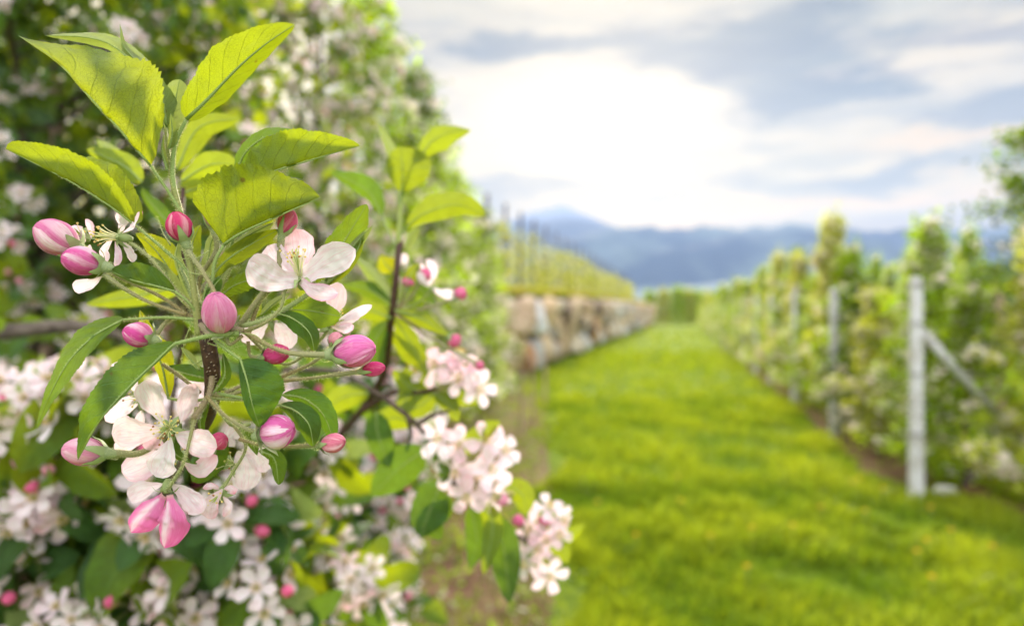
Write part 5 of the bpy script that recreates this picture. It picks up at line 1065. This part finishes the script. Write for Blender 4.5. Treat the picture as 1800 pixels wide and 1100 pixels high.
while y < 70:
    place_tree(KR[(i * 5) % 6], 'apple_tree', (rR(y) + 6.8, y, 0), i * 1.1, 1.05, f'apple tree of the third row right of the track, {ordinal(i)} from the camera', 'apple trees of the third right row', parts=('trunk', 'crown', 'blossom'), sz=(1.15, 1.0, 1.25)[i % 3]); i += 1; y += 1.8 + (y - 9) * .04
# the tall dark tree whose top leans in at the right edge
dark = crown_meshes(130, 3.9, lambda z: .75 if z < 3 else .5, 34, 4600, 420, .07, .022, pal=1, z0=1.4)
place_tree(dark, 'apple_tree', (4.42, 5.6, 0), 1.0, 1.0, 'tall darker tree leaning in at the right edge above the second row', None, sz=.80)
# slope row with its dark poles, above the wall
y = 13.0; i = 0; k = 0
while y < 96:
    v = 2.1 + .012 * (y - 13); x = WX + SL * (y - WY) - v
    place_tree(KS[i % 4], 'apple_tree', (x, y, terz(v, y) - .05), i * 2.1, 1.0, f'young apple tree on the terrace above the boulder wall, {ordinal(i)} from near end', 'young trees on the terrace', parts=('trunk', 'crown', 'blossom'), sz=rng.uniform(.78, .98) + .002 * y)
    i += 1; y += 1.35 + (y - 13) * .014
y = 12.6; i = 0
while y < 92:
    v = 2.25 + .012 * (y - 13); x = WX + SL * (y - WY) - v; zb = terz(v, y); h = 2.75 + .004 * y
    mb = MB(); tube(mb, [(0, 0, -.1), (0, 0, h * .5), (.02, 0, h)], .055, 8, n=4); o = mb.build('wooden_pole', WOODD, label=f'dark wooden pole of the young row on the terrace, {ordinal(i)} from the near end', cat='pole', group='dark poles on the terrace', smooth=False); o.location = (x, y, zb)
    i += 1; y += 1.9 + (y - 12) * .04
for r_, v0 in enumerate((5.6, 9.4)):
    y = 15.0; i = 0
    while y < 92:
        x = WX + SL * (y - WY) - v0
        place_tree(KS[(i + 1) % 4], 'apple_tree', (x, y, terz(v0, y) - .05), i * 1.3, 1.1, f'pale apple tree of the {["middle", "uppermost"][r_]} terrace row, {ordinal(i)} from the near end', ['trees of the middle terrace row', 'trees of the uppermost terrace row'][r_], parts=('trunk', 'crown', 'blossom'), sz=1.0)
        i += 1; y += 1.9 + (y - 13) * .05
# bushy trees closing the track
KB = [crown_meshes(140 + i, 4.6, lambda z: 1.6 if z < 2.5 else max(.5, 1.6 - (z - 2.5) * .55), 44, 5200, 900, .20, .09, pal=(2, 0)[i % 2], clump=.34, z0=.15) for i in range(2)]
for i, (x, y, s_) in enumerate([(16.2, 97, .95), (19.4, 96, .95), (21.1, 95, 1.0), (22.8, 94, 1.05), (24.4, 95, 1.0), (26.0, 96, .98), (27.8, 97, .95), (12.0, 103, 1.0), (8.5, 106, 1.1), (30.5, 101, 1.0), (34.5, 102, 1.0), (39, 104, 1.0), (5.0, 108, 1.2)]):
    place_tree(KB[i % 2], 'bushy_tree', (x, y, 0 if x > 15 else 2.4), i * 1.2, s_, f'dense bushy tree closing the far end of the track, {ordinal(i)} of its line', 'bushy trees at the far end', parts=('trunk', 'crown', 'blossom'))
# ------------------------------------------------------------------ concrete posts, strut, wires, white block
CONC = mat_solid('concrete', (.50, .51, .53), (.66, .67, .68), 30, .85, .003, .2, c3=(.44, .43, .41))
BAND = mat_solid('wire_tie', (.10, .10, .11), (.16, .16, .16), 60, .5, .001)
def conc_post(i, Y, h):
    x = rR(Y); t = empty('concrete_post', (x, Y, 0), label=f'pale grey concrete trellis post beside the grass track, {ordinal(i)} from the camera', cat='post', group='concrete posts of the right row')
    mb = MB(); a, b = .035, .034; c = .008
    sec = [(-a + c, -a), (a - c, -a), (a, -a + c), (a, a - c), (a - c, a), (-a + c, a), (-a, a - c), (-a, -a + c)]
    V = [(x_ * s_, y_ * s_, z) for z, s_ in ((-.2, 1.35), (0, 1.3), (h * .5, 1.15), (h - .02, 1.0), (h, .86)) for x_, y_ in sec]; Q = [(r * 8 + k, r * 8 + (k + 1) % 8, (r + 1) * 8 + (k + 1) % 8, (r + 1) * 8 + k) for r in range(4) for k in range(8)]; V.append((0, 0, h + .002)); T = [(32 + k, 32 + (k + 1) % 8, 40) for k in range(8)]
    mb.add(V, Q, T); mb.build('shaft', CONC, t, smooth=False)
    for z in (.55, 1.02, 1.42, 1.72):
        if z < h:
            m2 = MB(); r = .060; P = [(r * math.cos(q), r * math.sin(q), z) for q in np.linspace(0, 6.283, 13)]; tube(m2, P, .006, 5); m2.build('wire_tie', BAND, t)
    return t
py0 = [5.37, 8.26, 11.15, 14.05, 16.95, 19.9, 22.9, 26, 30, 34, 39, 45, 52]
for i, Y in enumerate(py0):
    t = conc_post(i, Y, (1.78, 1.80, 1.85, 1.9)[min(i, 3)])
    if i == 0:
        m2 = MB(); P = np.array([(.035, 0, 1.36), (1.42, .25, .02)]); u_ = unit(P[1] - P[0]); tube(m2, [P[0], P[0] * .5 + P[1] * .5, P[1]], .032, 6, n=5); m2.build('strut', CONC, t, smooth=False)
for i, z in enumerate((.80, 1.30, 1.70)):
    mb = MB(); tube(mb, [(rR(Y) - .005, Y, z + .005 * math.sin(Y)) for Y in [3.2] + py0], .0022, 4); mb.build('trellis_wire', BAND, label=['lowest', 'middle', 'top'][i] + ' trellis wire strung along the concrete posts', cat='wire', group='trellis wires')
post_obj('wooden_post', (1757 - 900) / 1200 * 7.6, 7.6, 1.75, .055, WOODP, 'brown wooden post standing in the second row near the right edge', 'post')
mb = boulder(0, 0, .055, .065, .10, .062, 77, (.70, .70, .68), 8); V, Q, T, C, U = mb.arrays(); mb = MB(); V = V @ np.array([[.3, 1, 0], [-1, .3, 0], [0, 0, 1]]) ; mb.add(V, Q, tint=(.75, .75, .73)); o = mb.build('white_stone', mat_tint('white_stone', .7, .3, 0, 20, .004), label='white stone lying at the foot of the nearest concrete post', cat='stone'); o.location = ((1662 - 900) / 1200 * 5.5, 5.5, 0)
mb = boulder(0, 0, .05, .10, .10, .11, 78, (.10, .06, .045), 8); o = mb.build('earth_clod', SOIL, label='dark clod of earth at the tree base right of the white stone', cat='earth clod'); o.location = ((1712 - 900) / 1200 * 5.35, 5.35, 0)
mb = MB(); P = catmull([at(1703, 880, 5.5), at(1708, 845, 5.5), at(1725, 800, 5.5), at(1740, 760, 5.6)], 12); tube(mb, P, [.045, .034, .026, .016], 10); mb.build('tree_stub', BARKG, label='slanting grey stub of an old trunk beside the white stone', cat='trunk')

# ------------------------------------------------------------------ mountains
def ridge(name, Y, prof, depth, foot, seed, cA, cB, amp, snow=None, nx=150, ny=18, x0=None):
    px = np.array([p[0] for p in prof], float); py = np.array([p[1] for p in prof], float); xs = np.linspace(px[0], px[-1], nx); V = []
    for i, p in enumerate(xs):
        hz = (550 - np.interp(p, px, py)) / FPX * Y; X = (p - 900) / FPX * Y
        for j in range(ny):
            q = j / (ny - 1); y = Y - depth * (1 - q); f = q ** 1.15; nz = noise.fractal(Vector((X / 900, y / 700, seed)), 1.0, 2.1, 5); z = hz * f + amp * nz * (math.sin(math.pi * min(q, .96))) * .9 + amp * .16 * noise.fractal(Vector((X / 160, 3, seed)), 1, 2, 3) * f
            V.append((X * (1 + .0 * q), y, z - foot * (1 - f)))
        V.append((X, Y + depth * .6, -foot - 20))
    k = ny + 1; idx = np.arange(len(V)).reshape(nx, k); Q = np.stack([idx[:-1, :-1], idx[1:, :-1], idx[1:, 1:], idx[:-1, 1:]], -1).reshape(-1, 4)
    m, g = new_mat(name); tc = g.n('ShaderNodeTexCoord').outputs['Object']; n = g.noise(tc, .0016, 7, .62).outputs['Fac']; c = g.mix(g.ramp(n, .42, .60), cA, cB)
    if snow:
        z = g.sep(tc)[2]; c = g.mix(g.ramp(g.m('ADD', z, g.m('MULTIPLY', n, 260)), snow, snow + 120), c, (.36, .40, .48))
    finish(g, pbsdf(g, c, .95, .05)); mb = MB(); mb.add(V, Q); return mb.build(name, m, kind='structure', smooth=True)
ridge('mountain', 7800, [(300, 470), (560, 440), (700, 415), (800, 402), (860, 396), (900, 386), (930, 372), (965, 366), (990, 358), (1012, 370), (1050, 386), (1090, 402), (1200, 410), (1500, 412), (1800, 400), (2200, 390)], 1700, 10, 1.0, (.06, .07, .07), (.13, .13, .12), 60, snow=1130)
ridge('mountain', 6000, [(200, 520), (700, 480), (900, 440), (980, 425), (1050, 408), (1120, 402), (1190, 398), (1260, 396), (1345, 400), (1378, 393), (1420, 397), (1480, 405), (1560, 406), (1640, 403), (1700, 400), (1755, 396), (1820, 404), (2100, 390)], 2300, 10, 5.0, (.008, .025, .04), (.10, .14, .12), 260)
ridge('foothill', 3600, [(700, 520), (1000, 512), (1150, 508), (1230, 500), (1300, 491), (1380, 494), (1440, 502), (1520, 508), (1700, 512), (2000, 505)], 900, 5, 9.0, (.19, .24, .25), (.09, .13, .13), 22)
ridge('hillside', 1300, [(1560, 560), (1640, 530), (1700, 498), (1760, 462), (1800, 440), (1900, 400), (2200, 330)], 420, 3, 12.0, (.030, .050, .022), (.075, .085, .045), 14)
# ------------------------------------------------------------------ the air of the valley
mb = MB(); X0, X1, Y0, Y1, Z0, Z1 = -9500, 9500, -600, 9200, -60, 1290
V = [(x, y, z) for z in (Z0, Z1) for x, y in ((X0, Y0), (X1, Y0), (X1, Y1), (X0, Y1))]
mb.add(V, [(3, 2, 1, 0), (4, 5, 6, 7), (0, 1, 5, 4), (1, 2, 6, 5), (2, 3, 7, 6), (3, 0, 4, 7)])
m, g = new_mat('haze'); v = g.n('ShaderNodeVolumePrincipled', ins={'Color': (.33, .48, .82, 1), 'Density': .00014, 'Anisotropy': .1}); o = g.n('ShaderNodeOutputMaterial'); g.nt.links.new(v.outputs[0], o.inputs['Volume'])
hz = mb.build('haze', m, kind='stuff', smooth=False)
